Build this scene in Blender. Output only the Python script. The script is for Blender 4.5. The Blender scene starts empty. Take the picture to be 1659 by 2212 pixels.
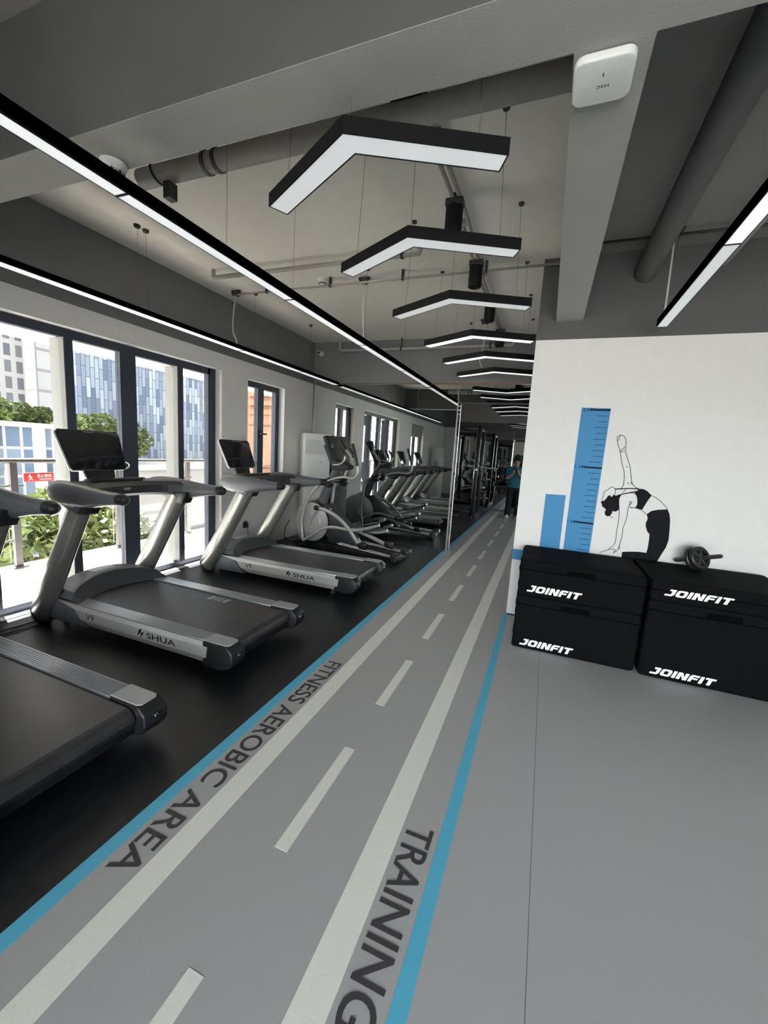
import bpy, bmesh, math, random
from mathutils import Vector, Matrix
from mathutils.geometry import tessellate_polygon
random.seed(7)
S = bpy.context.scene
COL = S.collection
PI = math.pi

# ---------------------------------------------------------------- camera, world, sun, exposure
cam = bpy.data.cameras.new('camera'); camo = bpy.data.objects.new('camera', cam); COL.objects.link(camo)
R_ = ((0.92842605, 0.36643461, 0.06124331), (0.11059519, -0.11522461, -0.98716361), (-0.35467418, 0.92328163, -0.14750344))
right, down, fwd = (Vector(r) for r in R_)
mw = Matrix.Identity(4)
for i in range(3):
    mw[i][0] = right[i]; mw[i][1] = -down[i]; mw[i][2] = -fwd[i]
mw[0][3], mw[1][3], mw[2][3] = 0, 0, 1.535
camo.matrix_world = mw
cam.sensor_fit = 'VERTICAL'; cam.sensor_height = 36; cam.lens = 886.746 / 2212 * 36
cam.clip_start = 0.05; cam.clip_end = 500
S.camera = camo

S.view_settings.view_transform = 'Standard'; S.view_settings.look = 'None'
S.view_settings.gamma = 1; S.view_settings.use_curve_mapping = False
S.view_settings.exposure = 1.35
cy = S.cycles
cy.max_bounces = 14; cy.diffuse_bounces = 6; cy.glossy_bounces = 8; cy.transmission_bounces = 8; cy.transparent_max_bounces = 16
cy.sample_clamp_indirect = 6; cy.caustics_reflective = False; cy.caustics_refractive = False
cy.use_denoising = True

W = bpy.data.worlds.new('world'); S.world = W; W.use_nodes = True
nt = W.node_tree; nt.nodes.clear()
tc = nt.nodes.new('ShaderNodeTexCoord'); sx = nt.nodes.new('ShaderNodeSeparateXYZ')
nt.links.new(tc.outputs['Generated'], sx.inputs[0])
# hazy sky, with an added bright lobe behind the camera as fill light
mr = nt.nodes.new('ShaderNodeMapRange'); mr.inputs['From Min'].default_value = 0.70; mr.inputs['From Max'].default_value = 1.0
mr.inputs['To Min'].default_value = 0.9; mr.inputs['To Max'].default_value = 11.0
dv = nt.nodes.new('ShaderNodeVectorMath'); dv.operation = 'DOT_PRODUCT'; dv.inputs[1].default_value = (0.05, -0.999, 0)
nt.links.new(tc.outputs['Generated'], dv.inputs[0]); nt.links.new(dv.outputs['Value'], mr.inputs['Value'])
rp = nt.nodes.new('ShaderNodeValToRGB'); nt.links.new(sx.outputs['Z'], rp.inputs[0])
rp.color_ramp.elements[0].position = 0.0; rp.color_ramp.elements[0].color = (0.56, 0.56, 0.55, 1)
rp.color_ramp.elements[1].position = 0.9; rp.color_ramp.elements[1].color = (0.80, 0.89, 1.0, 1)
e = rp.color_ramp.elements.new(0.06); e.color = (0.90, 0.96, 1.0, 1)
bg = nt.nodes.new('ShaderNodeBackground'); wo = nt.nodes.new('ShaderNodeOutputWorld')
nt.links.new(rp.outputs[0], bg.inputs[0]); nt.links.new(mr.outputs[0], bg.inputs[1]); nt.links.new(bg.outputs[0], wo.inputs[0])

sun = bpy.data.lights.new('sun', 'SUN'); sun.energy = 48.0; sun.angle = 0.012; sun.color = (1.0, 0.98, 0.95)
suno = bpy.data.objects.new('sun', sun); COL.objects.link(suno)
sd = Vector((-0.50, 0.16, 0.85)).normalized()          # towards the sun
suno.rotation_euler = sd.to_track_quat('Z', 'Y').to_euler(); suno.location = (-12, 4, 20)

def portal(name, loc, sx_, sy_, normal):
    l = bpy.data.lights.new(name, 'AREA'); l.shape = 'RECTANGLE'; l.size = sx_; l.size_y = sy_
    l.cycles.is_portal = True
    o = bpy.data.objects.new(name, l); COL.objects.link(o); o.location = loc
    n = Vector(normal)
    o.rotation_euler = (-n).to_track_quat('Z', 'Y').to_euler()
    return o
portal('window_portal', (-4.14, 3.0, 1.2), 2.4, 2.4, (1, 0, 0))
portal('window_portal', (-4.14, 5.11, 1.67), 0.9, 1.5, (1, 0, 0))
portal('window_portal', (-4.14, 0.04, 1.72), 1.35, 1.35, (1, 0, 0))
portal('window_portal', (-4.14, 8.5, 1.2), 2.6, 2.4, (1, 0, 0))
portal('window_portal', (2.75, 8.4, 1.4), 6.4, 2.2, (-1, 0, 0))
portal('window_portal', (0.9, -3.45, 1.35), 3.8, 2.5, (0, 1, 0))

# ---------------------------------------------------------------- materials
MATS = {}
def mat(name, col, rough=0.6, metal=0.0, spec=0.5, noise=0.0, nscale=40.0, bump=0.0, bscale=200.0, emit=None, coat=0.0):
    m = bpy.data.materials.new(name); m.use_nodes = True
    t = m.node_tree; b = t.nodes['Principled BSDF']
    b.inputs['Base Color'].default_value = (*col, 1); b.inputs['Roughness'].default_value = rough
    b.inputs['Metallic'].default_value = metal; b.inputs['Specular IOR Level'].default_value = spec
    if coat: b.inputs['Coat Weight'].default_value = coat; b.inputs['Coat Roughness'].default_value = 0.15
    tcn = t.nodes.new('ShaderNodeTexCoord')
    if noise > 0:
        n = t.nodes.new('ShaderNodeTexNoise'); n.inputs['Scale'].default_value = nscale; n.inputs['Detail'].default_value = 4
        t.links.new(tcn.outputs['Object'], n.inputs['Vector'])
        r = t.nodes.new('ShaderNodeValToRGB')
        r.color_ramp.elements[0].color = (*[c * (1 - noise) for c in col], 1); r.color_ramp.elements[0].position = 0.3
        r.color_ramp.elements[1].color = (*[min(1, c * (1 + noise)) for c in col], 1); r.color_ramp.elements[1].position = 0.7
        t.links.new(n.outputs['Fac'], r.inputs[0]); t.links.new(r.outputs[0], b.inputs['Base Color'])
    if bump > 0:
        n = t.nodes.new('ShaderNodeTexNoise'); n.inputs['Scale'].default_value = bscale; n.inputs['Detail'].default_value = 3
        t.links.new(tcn.outputs['Object'], n.inputs['Vector'])
        bp = t.nodes.new('ShaderNodeBump'); bp.inputs['Strength'].default_value = bump; bp.inputs['Distance'].default_value = 0.01
        t.links.new(n.outputs['Fac'], bp.inputs['Height']); t.links.new(bp.outputs[0], b.inputs['Normal'])
    if emit:
        b.inputs['Emission Color'].default_value = (*emit[0], 1); b.inputs['Emission Strength'].default_value = emit[1]
    MATS[name] = m
    return m
def srgb(r, g, b):
    f = lambda c: ((c / 255 + 0.055) / 1.055) ** 2.4 if c > 10 else c / 255 / 12.92
    return (f(r), f(g), f(b))

M_floor = mat('grey_vinyl', (0.435, 0.435, 0.437), 0.42, noise=0.06, nscale=260, bump=0.06, bscale=500)
M_rubber = mat('black_rubber', (0.008, 0.009, 0.011), 0.36, spec=0.55, noise=0.35, nscale=25, bump=0.12, bscale=350)
M_ceil = mat('lit_bay_ceiling_paint', (0.80, 0.765, 0.70), 0.75, noise=0.03, nscale=8, bump=0.08, bscale=120)  # window-side brightness of this bay put into the ceiling colour
M_beam = mat('grey_beam_paint', (0.36, 0.36, 0.34), 0.75, noise=0.03, nscale=8, bump=0.08, bscale=120)
M_dimceil = mat('dim_bay_ceiling_paint', (0.28, 0.275, 0.26), 0.75, noise=0.03, nscale=8, bump=0.08, bscale=120)  # same ceiling paint, darkened for the dimmer bays
M_duct = mat('grey_duct_paint', (0.15, 0.15, 0.145), 0.75, spec=0.2, noise=0.05, nscale=10, bump=0.05)
M_shadegrey = mat('shaded_grey_paint', (0.095, 0.096, 0.095), 0.7, noise=0.03, nscale=8, bump=0.05, bscale=120)  # grey wall paint with the shade of beam sides and upper front wall mixed in
M_greywall = mat('grey_wall_paint', (0.20, 0.20, 0.205), 0.7, noise=0.03, nscale=8, bump=0.05, bscale=120)
M_white = mat('white_wall_paint', (0.78, 0.77, 0.75), 0.7, noise=0.015, nscale=12, bump=0.05, bscale=150)
M_cream = mat('cream_line_paint', (0.85, 0.86, 0.79), 0.45, noise=0.03, nscale=120)
M_blue = mat('blue_line_paint', (0.11, 0.50, 0.72), 0.45, noise=0.03, nscale=120)
M_letter = mat('grey_letter_paint', (0.055, 0.05, 0.055), 0.5, noise=0.05, nscale=120)
M_seam = mat('vinyl_seam_line', (0.14, 0.14, 0.14), 0.6, noise=0.1)
M_wallblue = mat('blue_wall_paint', (0.03, 0.23, 0.48), 0.6, noise=0.02, nscale=60)
M_wallblue2 = mat('dark_blue_wall_paint', (0.008, 0.07, 0.17), 0.8, spec=0.1, noise=0.02, nscale=60)
M_ink = mat('black_wall_ink', (0.012, 0.013, 0.016), 0.8, spec=0.1, noise=0.1, nscale=60)
M_frame = mat('dark_aluminium', (0.036, 0.048, 0.072), 0.45, 0.3, noise=0.08, nscale=60)  # bluish cast of window glare mixed into the frame colour
M_frame2 = mat('daylit_aluminium', (0.16, 0.165, 0.16), 0.5, 0.2, noise=0.05, nscale=60)  # frame metal lightened for the mullion side that catches daylight
M_lampbody = mat('black_lamp_housing', (0.006, 0.006, 0.007), 0.6, spec=0.2, noise=0.1, nscale=80)
M_diff = mat('opal_diffuser', (0.82, 0.84, 0.85), 0.6, noise=0.01, nscale=30, emit=((0.92, 0.97, 1.0), 0.12))
M_diff2 = mat('lit_opal_diffuser', (0.82, 0.84, 0.85), 0.6, noise=0.01, nscale=30, emit=((0.95, 0.98, 1.0), 0.22))
M_diff3 = mat('bright_opal_diffuser', (0.82, 0.84, 0.85), 0.6, noise=0.01, nscale=30, emit=((0.95, 0.98, 1.0), 0.45))
M_wire = mat('steel_wire', (0.12, 0.12, 0.12), 0.4, 0.6, noise=0.1)
M_pipe = mat('painted_pipe', (0.34, 0.325, 0.30), 0.6, noise=0.06, nscale=30, bump=0.05)
M_clamp = mat('dark_clamp', (0.05, 0.05, 0.05), 0.5, 0.4, noise=0.1)
M_plastic = mat('white_plastic', (0.75, 0.77, 0.74), 0.4, noise=0.015)
M_cable = mat('white_cable', (0.6, 0.58, 0.52), 0.5, noise=0.03)
M_black = mat('black_plastic', (0.012, 0.012, 0.014), 0.42, noise=0.15, nscale=60, bump=0.04, bscale=400)
M_dark = mat('charcoal_plastic', (0.035, 0.038, 0.043), 0.45, noise=0.12, nscale=50, bump=0.04, bscale=400)
M_grey = mat('graphite_shell', (0.105, 0.112, 0.125), 0.36, 0.1, noise=0.05, nscale=30)
M_silver = mat('silver_paint', (0.36, 0.36, 0.335), 0.27, 0.75, noise=0.03, nscale=30)
M_panel = mat('silver_panel', (0.50, 0.49, 0.47), 0.35, 0.4, noise=0.03, nscale=30)
M_plate = mat('pale_grey_plate', (0.42, 0.43, 0.44), 0.35, 0.2, noise=0.03)
M_belt = mat('black_belt', (0.022, 0.023, 0.027), 0.31, spec=0.8, noise=0.35, nscale=7, bump=0.1, bscale=500)
M_railalu = mat('ribbed_aluminium', (0.50, 0.53, 0.58), 0.30, 0.85, noise=0.03)
M_glossblack = mat('glossy_screen', (0.010, 0.011, 0.014), 0.12, noise=0.1)
M_chrome = mat('chrome', (0.75, 0.75, 0.75), 0.18, 1.0, noise=0.02)
M_fabric = mat('black_box_cover', (0.0045, 0.005, 0.006), 0.8, spec=0.06, noise=0.15, nscale=14, bump=0.35, bscale=14)
M_strap = mat('black_webbing', (0.0025, 0.0025, 0.003), 0.9, spec=0.03, noise=0.2, nscale=200, bump=0.2, bscale=600)
M_print = mat('white_print', (0.85, 0.86, 0.87), 0.5, noise=0.01)
M_brown = mat('copper_trim', (0.22, 0.12, 0.09), 0.4, 0.5, noise=0.08)
M_iron = mat('dark_iron', (0.02, 0.02, 0.024), 0.4, 0.5, noise=0.15)
M_skin = mat('skin', (0.50, 0.30, 0.22), 0.55, noise=0.05, nscale=30)
M_lip = mat('lip', (0.36, 0.14, 0.12), 0.5, noise=0.05)
M_hair = mat('black_hair', (0.008, 0.007, 0.007), 0.5, noise=0.2, nscale=90, bump=0.4, bscale=120)
M_teal = mat('teal_cotton', (0.018, 0.15, 0.21), 0.85, noise=0.1, nscale=60, bump=0.2, bscale=60)
M_trouser = mat('black_trousers', (0.010, 0.010, 0.013), 0.85, noise=0.15, nscale=60, bump=0.2, bscale=60)
M_shoe = mat('white_shoe', (0.7, 0.7, 0.68), 0.6, noise=0.03)
M_red = mat('red_sign', (0.45, 0.03, 0.03), 0.5, noise=0.03)
M_concrete = mat('pale_tile', (0.68, 0.66, 0.63), 0.7, noise=0.06, nscale=12)
M_soffit = mat('cream_soffit', (0.60, 0.54, 0.46), 0.8, noise=0.03, nscale=10)
M_rail = mat('bronze_rail', (0.07, 0.065, 0.065), 0.45, 0.3, noise=0.08)
M_orange = mat('orange_render', (0.22, 0.11, 0.065), 0.8, noise=0.08, nscale=3)
M_leaf = mat('tree_leaf', (0.085, 0.115, 0.022), 0.6, noise=0.45, nscale=2.5)
M_leaf2 = mat('dark_tree_leaf', (0.06, 0.095, 0.025), 0.6, noise=0.45, nscale=2.5)
M_bark = mat('bark', (0.08, 0.06, 0.045), 0.9, noise=0.2, nscale=20, bump=0.4)
M_pave = mat('street_paving', (0.36, 0.35, 0.33), 0.9, noise=0.08, nscale=2)
M_steel = mat('brushed_steel', (0.55, 0.55, 0.53), 0.3, 0.9, noise=0.04)

def mirror_mat():
    m = bpy.data.materials.new('mirror_glass'); m.use_nodes = True; t = m.node_tree
    b = t.nodes['Principled BSDF']; b.inputs['Metallic'].default_value = 1; b.inputs['Roughness'].default_value = 0.0
    n = t.nodes.new('ShaderNodeTexNoise'); n.inputs['Scale'].default_value = 0.8
    r = t.nodes.new('ShaderNodeValToRGB'); r.color_ramp.elements[0].color = (0.78, 0.83, 0.81, 1); r.color_ramp.elements[1].color = (0.82, 0.86, 0.84, 1)
    t.links.new(n.outputs['Fac'], r.inputs[0]); t.links.new(r.outputs[0], b.inputs['Base Color'])
    return m
M_mirror = mirror_mat()
def glass_mat():
    m = bpy.data.materials.new('clear_pane'); m.use_nodes = True; t = m.node_tree; t.nodes.clear()
    tr = t.nodes.new('ShaderNodeBsdfTransparent'); tr.inputs[0].default_value = (0.96, 0.96, 0.95, 1)
    gl = t.nodes.new('ShaderNodeBsdfGlossy'); gl.inputs['Roughness'].default_value = 0.02
    lw = t.nodes.new('ShaderNodeLayerWeight'); lw.inputs[0].default_value = 0.25
    ml = t.nodes.new('ShaderNodeMath'); ml.operation = 'MULTIPLY'; ml.inputs[1].default_value = 0.35
    mx = t.nodes.new('ShaderNodeMixShader'); o = t.nodes.new('ShaderNodeOutputMaterial')
    t.links.new(lw.outputs['Fresnel'], ml.inputs[0]); t.links.new(ml.outputs[0], mx.inputs[0])
    t.links.new(tr.outputs[0], mx.inputs[1]); t.links.new(gl.outputs[0], mx.inputs[2]); t.links.new(mx.outputs[0], o.inputs[0])
    return m
M_glass = glass_mat()
def facade(name, c1, c2, mortar, bw, rh, ms, vertical=False, offset=0.5):
    m = bpy.data.materials.new(name); m.use_nodes = True; t = m.node_tree; b = t.nodes['Principled BSDF']
    b.inputs['Roughness'].default_value = 0.6
    tcn = t.nodes.new('ShaderNodeTexCoord'); s = t.nodes.new('ShaderNodeSeparateXYZ'); c = t.nodes.new('ShaderNodeCombineXYZ')
    t.links.new(tcn.outputs['Object'], s.inputs[0])
    ad = t.nodes.new('ShaderNodeMath'); t.links.new(s.outputs['X'], ad.inputs[0]); t.links.new(s.outputs['Y'], ad.inputs[1])
    if vertical: t.links.new(s.outputs['Z'], c.inputs[0]); t.links.new(ad.outputs[0], c.inputs[1])
    else: t.links.new(ad.outputs[0], c.inputs[0]); t.links.new(s.outputs['Z'], c.inputs[1])
    br = t.nodes.new('ShaderNodeTexBrick'); br.offset = offset; br.inputs['Scale'].default_value = 1
    br.inputs['Color1'].default_value = (*c1, 1); br.inputs['Color2'].default_value = (*c2, 1); br.inputs['Mortar'].default_value = (*mortar, 1)
    br.inputs['Brick Width'].default_value = bw; br.inputs['Row Height'].default_value = rh; br.inputs['Mortar Size'].default_value = ms
    t.links.new(c.outputs[0], br.inputs['Vector']); t.links.new(br.outputs['Color'], b.inputs['Base Color'])
    return m

# ---------------------------------------------------------------- mesh building
class MB:
    def __init__(s): s.v = []; s.f = []; s.sm = []; s.mi = []
    def add(s, vs, fs, smooth=False, mi=0):
        o = len(s.v); s.v += [tuple(p) for p in vs]
        for f in fs: s.f.append(tuple(i + o for i in f)); s.sm.append(smooth); s.mi.append(mi)
        return s
    def box(s, x0, x1, y0, y1, z0, z1, bev=0.0, mi=0, seg=2):
        if bev <= 0:
            vs = [(x, y, z) for z in (z0, z1) for y in (y0, y1) for x in (x0, x1)]
            return s.add(vs, [(0, 2, 3, 1), (4, 5, 7, 6), (0, 1, 5, 4), (2, 6, 7, 3), (0, 4, 6, 2), (1, 3, 7, 5)], mi=mi)
        bm = bmesh.new(); bmesh.ops.create_cube(bm, size=1)
        for v in bm.verts: v.co = Vector(((x0 + x1) / 2 + v.co.x * (x1 - x0), (y0 + y1) / 2 + v.co.y * (y1 - y0), (z0 + z1) / 2 + v.co.z * (z1 - z0)))
        bmesh.ops.bevel(bm, geom=list(bm.edges), offset=bev, segments=seg, profile=0.5, affect='EDGES')
        return s.bm(bm, mi=mi)
    def bm(s, bm, smooth=True, mi=0, mx=None):
        bm.verts.index_update()
        vs = [(mx @ v.co) if mx else v.co for v in bm.verts]
        s.add([tuple(v) for v in vs], [[v.index for v in f.verts] for f in bm.faces], smooth, mi); bm.free()
        return s
    def rot(s, mx, start=0):
        for i in range(start, len(s.v)): s.v[i] = tuple(mx @ Vector(s.v[i]))
        return s
    def tube(s, pts, r, n=12, caps=True, up=None, smooth=True, mi=0, close=False):
        """swept tube; r scalar, list, or list of (a, b) half axes (a along the 'up' direction)"""
        P = [Vector(p) for p in pts]; k = len(P)
        if not isinstance(r, (list, tuple)): r = [r] * k
        elif isinstance(r, tuple): r = [r] * k
        T = []
        for i in range(k):
            a = P[i] - P[i - 1] if i > 0 else P[1] - P[0]
            b = P[i + 1] - P[i] if i < k - 1 else P[-1] - P[-2]
            if a.length < 1e-9: a = b
            if b.length < 1e-9: b = a
            d = (a.normalized() + b.normalized())
            T.append(d.normalized() if d.length > 1e-6 else a.normalized())
        u = Vector(up) if up else (Vector((0, 0, 1)) if abs(T[0].z) < 0.9 else Vector((1, 0, 0)))
        vs = []
        for i in range(k):
            u = (u - T[i] * u.dot(T[i])).normalized(); w = T[i].cross(u)
            ra, rb = r[i] if isinstance(r[i], (list, tuple)) else (r[i], r[i])
            for j in range(n):
                a = 2 * PI * j / n
                vs.append(P[i] + u * (ra * math.cos(a)) + w * (rb * math.sin(a)))
        fs = [(i * n + j, i * n + (j + 1) % n, (i + 1) * n + (j + 1) % n, (i + 1) * n + j) for i in range(k - 1) for j in range(n)]
        s.add(vs, fs, smooth, mi)
        if caps:
            o = len(s.v) - len(vs)
            s.f.append(tuple(o + j for j in reversed(range(n)))); s.sm.append(False); s.mi.append(mi)
            s.f.append(tuple(o + (k - 1) * n + j for j in range(n))); s.sm.append(False); s.mi.append(mi)
        return s
    def cyl(s, a, b, r, n=20, r2=None, mi=0): return s.tube([a, b], [r, r if r2 is None else r2], n, mi=mi)
    def lathe(s, prof, c=(0, 0, 0), axis='z', n=28, mi=0):
        """prof: (radius, height) pairs"""
        vs = []
        for r, h in prof:
            for j in range(n):
                a = 2 * PI * j / n; p = (r * math.cos(a), r * math.sin(a), h)
                p = p if axis == 'z' else ((p[0], p[2], p[1]) if axis == 'y' else (p[2], p[0], p[1]))
                vs.append((p[0] + c[0], p[1] + c[1], p[2] + c[2]))
        k = len(prof)
        s.add(vs, [(i * n + j, i * n + (j + 1) % n, (i + 1) * n + (j + 1) % n, (i + 1) * n + j) for i in range(k - 1) for j in range(n)], True, mi)
        return s
    def prism(s, poly, axis, a, b, bev=0.0, mi=0, seg=2):
        """extrude a 2D polygon; axis 'y': poly is (x, z); 'z': (x, y); 'x': (y, z)"""
        def P(p, h): return (p[0], h, p[1]) if axis == 'y' else ((p[0], p[1], h) if axis == 'z' else (h, p[0], p[1]))
        bm = bmesh.new()
        lo = [bm.verts.new(P(p, a)) for p in poly]; hi = [bm.verts.new(P(p, b)) for p in poly]
        k = len(poly)
        bm.faces.new(lo); bm.faces.new(hi[::-1])
        for i in range(k): bm.faces.new((lo[i], hi[i], hi[(i + 1) % k], lo[(i + 1) % k]))
        bmesh.ops.recalc_face_normals(bm, faces=bm.faces)
        if bev > 0: bmesh.ops.bevel(bm, geom=list(bm.edges), offset=bev, segments=seg, profile=0.5, affect='EDGES')
        return s.bm(bm, smooth=False if bev <= 0 else True, mi=mi)
    def build(s, name, mats, parent=None, sharp=35):
        me = bpy.data.meshes.new(name); me.from_pydata(s.v, [], s.f)
        me.polygons.foreach_set('use_smooth', s.sm); me.polygons.foreach_set('material_index', s.mi)
        for m in (mats if isinstance(mats, (list, tuple)) else [mats]): me.materials.append(m)
        bm = bmesh.new(); bm.from_mesh(me); bmesh.ops.recalc_face_normals(bm, faces=bm.faces)
        for ed in bm.edges:
            if len(ed.link_faces) == 2: ed.smooth = ed.calc_face_angle(0) < math.radians(sharp)
        bm.to_mesh(me); bm.free(); me.update()
        o = bpy.data.objects.new(name, me); COL.objects.link(o)
        if parent is not None: o.parent = parent
        return o
def B(*a, **k): return MB().box(*a, **k)
def tag(o, label=None, cat=None, group=None, kind=None):
    if label: o['label'] = label
    if cat: o['category'] = cat
    if group: o['group'] = group
    if kind: o['kind'] = kind
    return o
def thing(name, label, cat, loc=(0, 0, 0), rz=0.0, group=None):
    o = bpy.data.objects.new(name, None); COL.objects.link(o); o.location = loc; o.rotation_euler = (0, 0, rz); o.empty_display_size = 0.1
    return tag(o, label, cat, group)
def structure(o): o['kind'] = 'structure'; return o
def sroot(name, loc=(0, 0, 0)):
    o = bpy.data.objects.new(name, None); COL.objects.link(o); o.location = loc; return structure(o)
def copy_tree(o, parent=None):
    c = o.copy(); COL.objects.link(c)
    if parent is not None: c.parent = parent
    for ch in list(o.children): copy_tree(ch, c)
    return c
def text_mb(body, w=None, h=None, off=0.0, shear=0.0, depth=0.0):
    """flat lettering in the XY plane, scaled to width w and height h, origin lower left"""
    cu = bpy.data.curves.new('lettering', 'FONT'); cu.body = body; cu.size = 1; cu.offset = off; cu.shear = shear; cu.resolution_u = 4
    o = bpy.data.objects.new('lettering', cu); COL.objects.link(o)
    dg = bpy.context.evaluated_depsgraph_get(); dg.update()
    me = bpy.data.meshes.new_from_object(o.evaluated_get(dg), depsgraph=dg)
    vs = [v.co.copy() for v in me.vertices]; fs = [tuple(p.vertices) for p in me.polygons]
    bpy.data.objects.remove(o); bpy.data.curves.remove(cu); bpy.data.meshes.remove(me)
    x0 = min(v.x for v in vs); x1 = max(v.x for v in vs); y0 = min(v.y for v in vs); y1 = max(v.y for v in vs)
    kx = (w / (x1 - x0)) if w else None; ky = (h / (y1 - y0)) if h else None
    kx = kx or ky; ky = ky or kx
    m = MB(); m.add([((v.x - x0) * kx, (v.y - y0) * ky, 0) for v in vs], fs)
    return m
def place(m, origin, xdir, ydir):
    X = Vector(xdir).normalized(); Y = Vector(ydir).normalized(); Z = X.cross(Y)
    mx = Matrix(((X.x, Y.x, Z.x, origin[0]), (X.y, Y.y, Z.y, origin[1]), (X.z, Y.z, Z.z, origin[2]), (0, 0, 0, 1)))
    return m.rot(mx)
def spline(pts, n=8):
    """Catmull-Rom through the points"""
    P = [Vector(p) for p in pts]; P = [P[0] * 2 - P[1]] + P + [P[-1] * 2 - P[-2]]; out = []
    for i in range(1, len(P) - 2):
        for k in range(n):
            t = k / n; a, b, c, d = P[i - 1:i + 3]
            out.append(0.5 * (2 * b + (c - a) * t + (2 * a - 5 * b + 4 * c - d) * t * t + (3 * b - a - 3 * c + d) * t ** 3))
    out.append(P[-2]); return out
def rrect(w, h, r, n=5):
    out = []
    for cx, cy_, a0 in ((w / 2 - r, h / 2 - r, 0), (-w / 2 + r, h / 2 - r, 90), (-w / 2 + r, -h / 2 + r, 180), (w / 2 - r, -h / 2 + r, 270)):
        for k in range(n + 1):
            a = math.radians(a0 + 90 * k / n); out.append((cx + r * math.cos(a), cy_ + r * math.sin(a)))
    return out

# ---------------------------------------------------------------- the setting
ZC = 3.28; YM = 6.38; XL = -3.9; YE = 12.2
floor = structure(B(-1.395, 4.6, -3.4, YE + .1, -0.1, 0).build('floor', M_floor))
structure(B(-4.0, -1.395, -3.4, YE + .1, -0.1, 0).build('floor', M_rubber))
LINE0, LINE1 = -3.3, YE - 0.02
def stripe(name, x0, x1, y0, y1, m, z=0.0012):
    o = B(x0, x1, y0, y1, 0.0001, z).build(name, m, floor); return o
stripe('blue_line', -1.395, -1.335, LINE0, LINE1, M_blue); stripe('blue_line', -0.237, -0.186, LINE0, 4.09, M_blue)
stripe('cream_line', -1.187, -1.084, LINE0, LINE1, M_cream); stripe('cream_line', -0.495, -0.388, LINE0, LINE1, M_cream)
for k in range(-3, 11):
    y0 = 1.16 + 1.01 * k
    stripe('lane_dash', -0.812, -0.756, y0, y0 + 0.6, M_cream)
# floor lettering reads from the far end towards the viewer, tops to the right
place(text_mb('FITNESS AEROBIC AREA', 1.645, 0.108, 0.010), (-1.312, 2.49, 0.0016), (0, -1, 0), (1, 0, 0)).build('floor_lettering', M_letter, floor)
place(text_mb('TRAINING', 0.668, 0.110, 0.010), (-0.370, 1.478, 0.0016), (0, -1, 0), (1, 0, 0)).build('floor_lettering', M_letter, floor)
B(0.113, 0.1155, -3.3, 3.38, 0.0001, 0.0006).build('vinyl_seam', M_seam, floor)

def wall_with_openings(name, xa, xb, y0, y1, z1, ops, zpaint=2.6):
    m = MB(); ys = sorted(ops); cur = y0
    for a, b, za, zb in ys:
        m.box(xa, xb, cur, a, 0, zpaint)
        if za > 0: m.box(xa, xb, a, b, 0, za)
        m.box(xa, xb, a, b, zb, zpaint)
        cur = b
    m.box(xa, xb, cur, y1, 0, zpaint); m.box(xa, xb, y0, y1, zpaint, z1, mi=1)
    return structure(m.build(name, [M_white, M_greywall]))
OPS = [(-0.62, 0.70, 1.05, 2.40), (1.80, 4.20, 0.0, 2.41), (4.69, 5.54, 0.95, 2.39), (7.2, 9.8, 0.0, 2.41), (10.3, 11.2, 0.95, 2.39)]
wall_left = wall_with_openings('wall_left', -4.12, XL, -3.4, YE + .2, ZC, OPS)
# back wall behind the viewer: solid white part, rest glazed to add fill light
m = MB(); m.box(-4.12, -1.0, -3.6, -3.4, 0, 2.6); m.box(2.8, 4.8, -3.6, -3.4, 0, 2.6); m.box(-1.0, 2.8, -3.6, -3.4, 0, 0.1); m.box(-1.0, 4.8, -3.6, -3.4, 2.6, ZC, mi=1); m.box(-4.12, -1.0, -3.6, -3.4, 2.6, ZC, mi=1)
structure(m.build('wall_back', [M_white, M_greywall]))
m = MB(); m.box(4.6, 4.8, -3.4, 4.32, 0, 2.6); m.box(4.6, 4.8, -3.4, 4.32, 2.6, ZC, mi=1)
structure(m.build('wall_right', [M_white, M_greywall]))
# added unseen window with mullions, lets the fill light in
w = sroot('fill_window_4'); m = MB()
for x in (-0.97, 0.3, 1.55, 2.77): m.box(x - .03, x + .03, -3.53, -3.45, 0.1, 2.6)
m.box(-1, 2.8, -3.53, -3.45, 0.1, 0.16); m.box(-1, 2.8, -3.53, -3.45, 2.54, 2.6); m.build('window_frame', M_frame, w)
B(-0.97, 2.77, -3.492, -3.488, 0.13, 2.57).build('glass', M_glass, w)
# ceiling and beams, with bay brightness and side shade put into their colours
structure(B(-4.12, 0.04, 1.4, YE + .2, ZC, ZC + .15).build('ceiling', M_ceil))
m = MB(); m.box(0.04, 4.8, 1.4, YE + .2, ZC, ZC + .15); m.box(-4.12, 4.8, -3.6, 1.4, ZC, ZC + .15); structure(m.build('ceiling', M_dimceil))
m = MB(); m.box(XL, 4.6, 1.29, 1.507, 2.752, ZC, mi=1); m.box(XL, 4.6, 1.29, 1.507, 2.75, 2.752); structure(m.build('trim_1', [M_beam, M_shadegrey]))
m = MB(); m.box(-0.06, 0.155, 1.507, 4.10, 2.752, ZC, mi=1); m.box(-0.06, 0.155, 1.507, 4.10, 2.75, 2.752); structure(m.build('trim_2', [M_beam, M_shadegrey]))
# mural wall and the grey wall over it
m = MB(); m.box(-0.21, 4.6, 4.10, 4.30, 0.02, 2.6); m.box(-0.21, 4.6, 4.10, 4.30, 2.6, ZC, mi=1); m.box(-0.205, 4.6, 4.105, 4.295, 0, 0.02, mi=2)
m.box(-0.212, 4.6, 4.098, 4.302, 0.57, 0.672, mi=3)
structure(m.build('wall_front', [M_white, M_shadegrey, M_frame, M_wallblue]))
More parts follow.
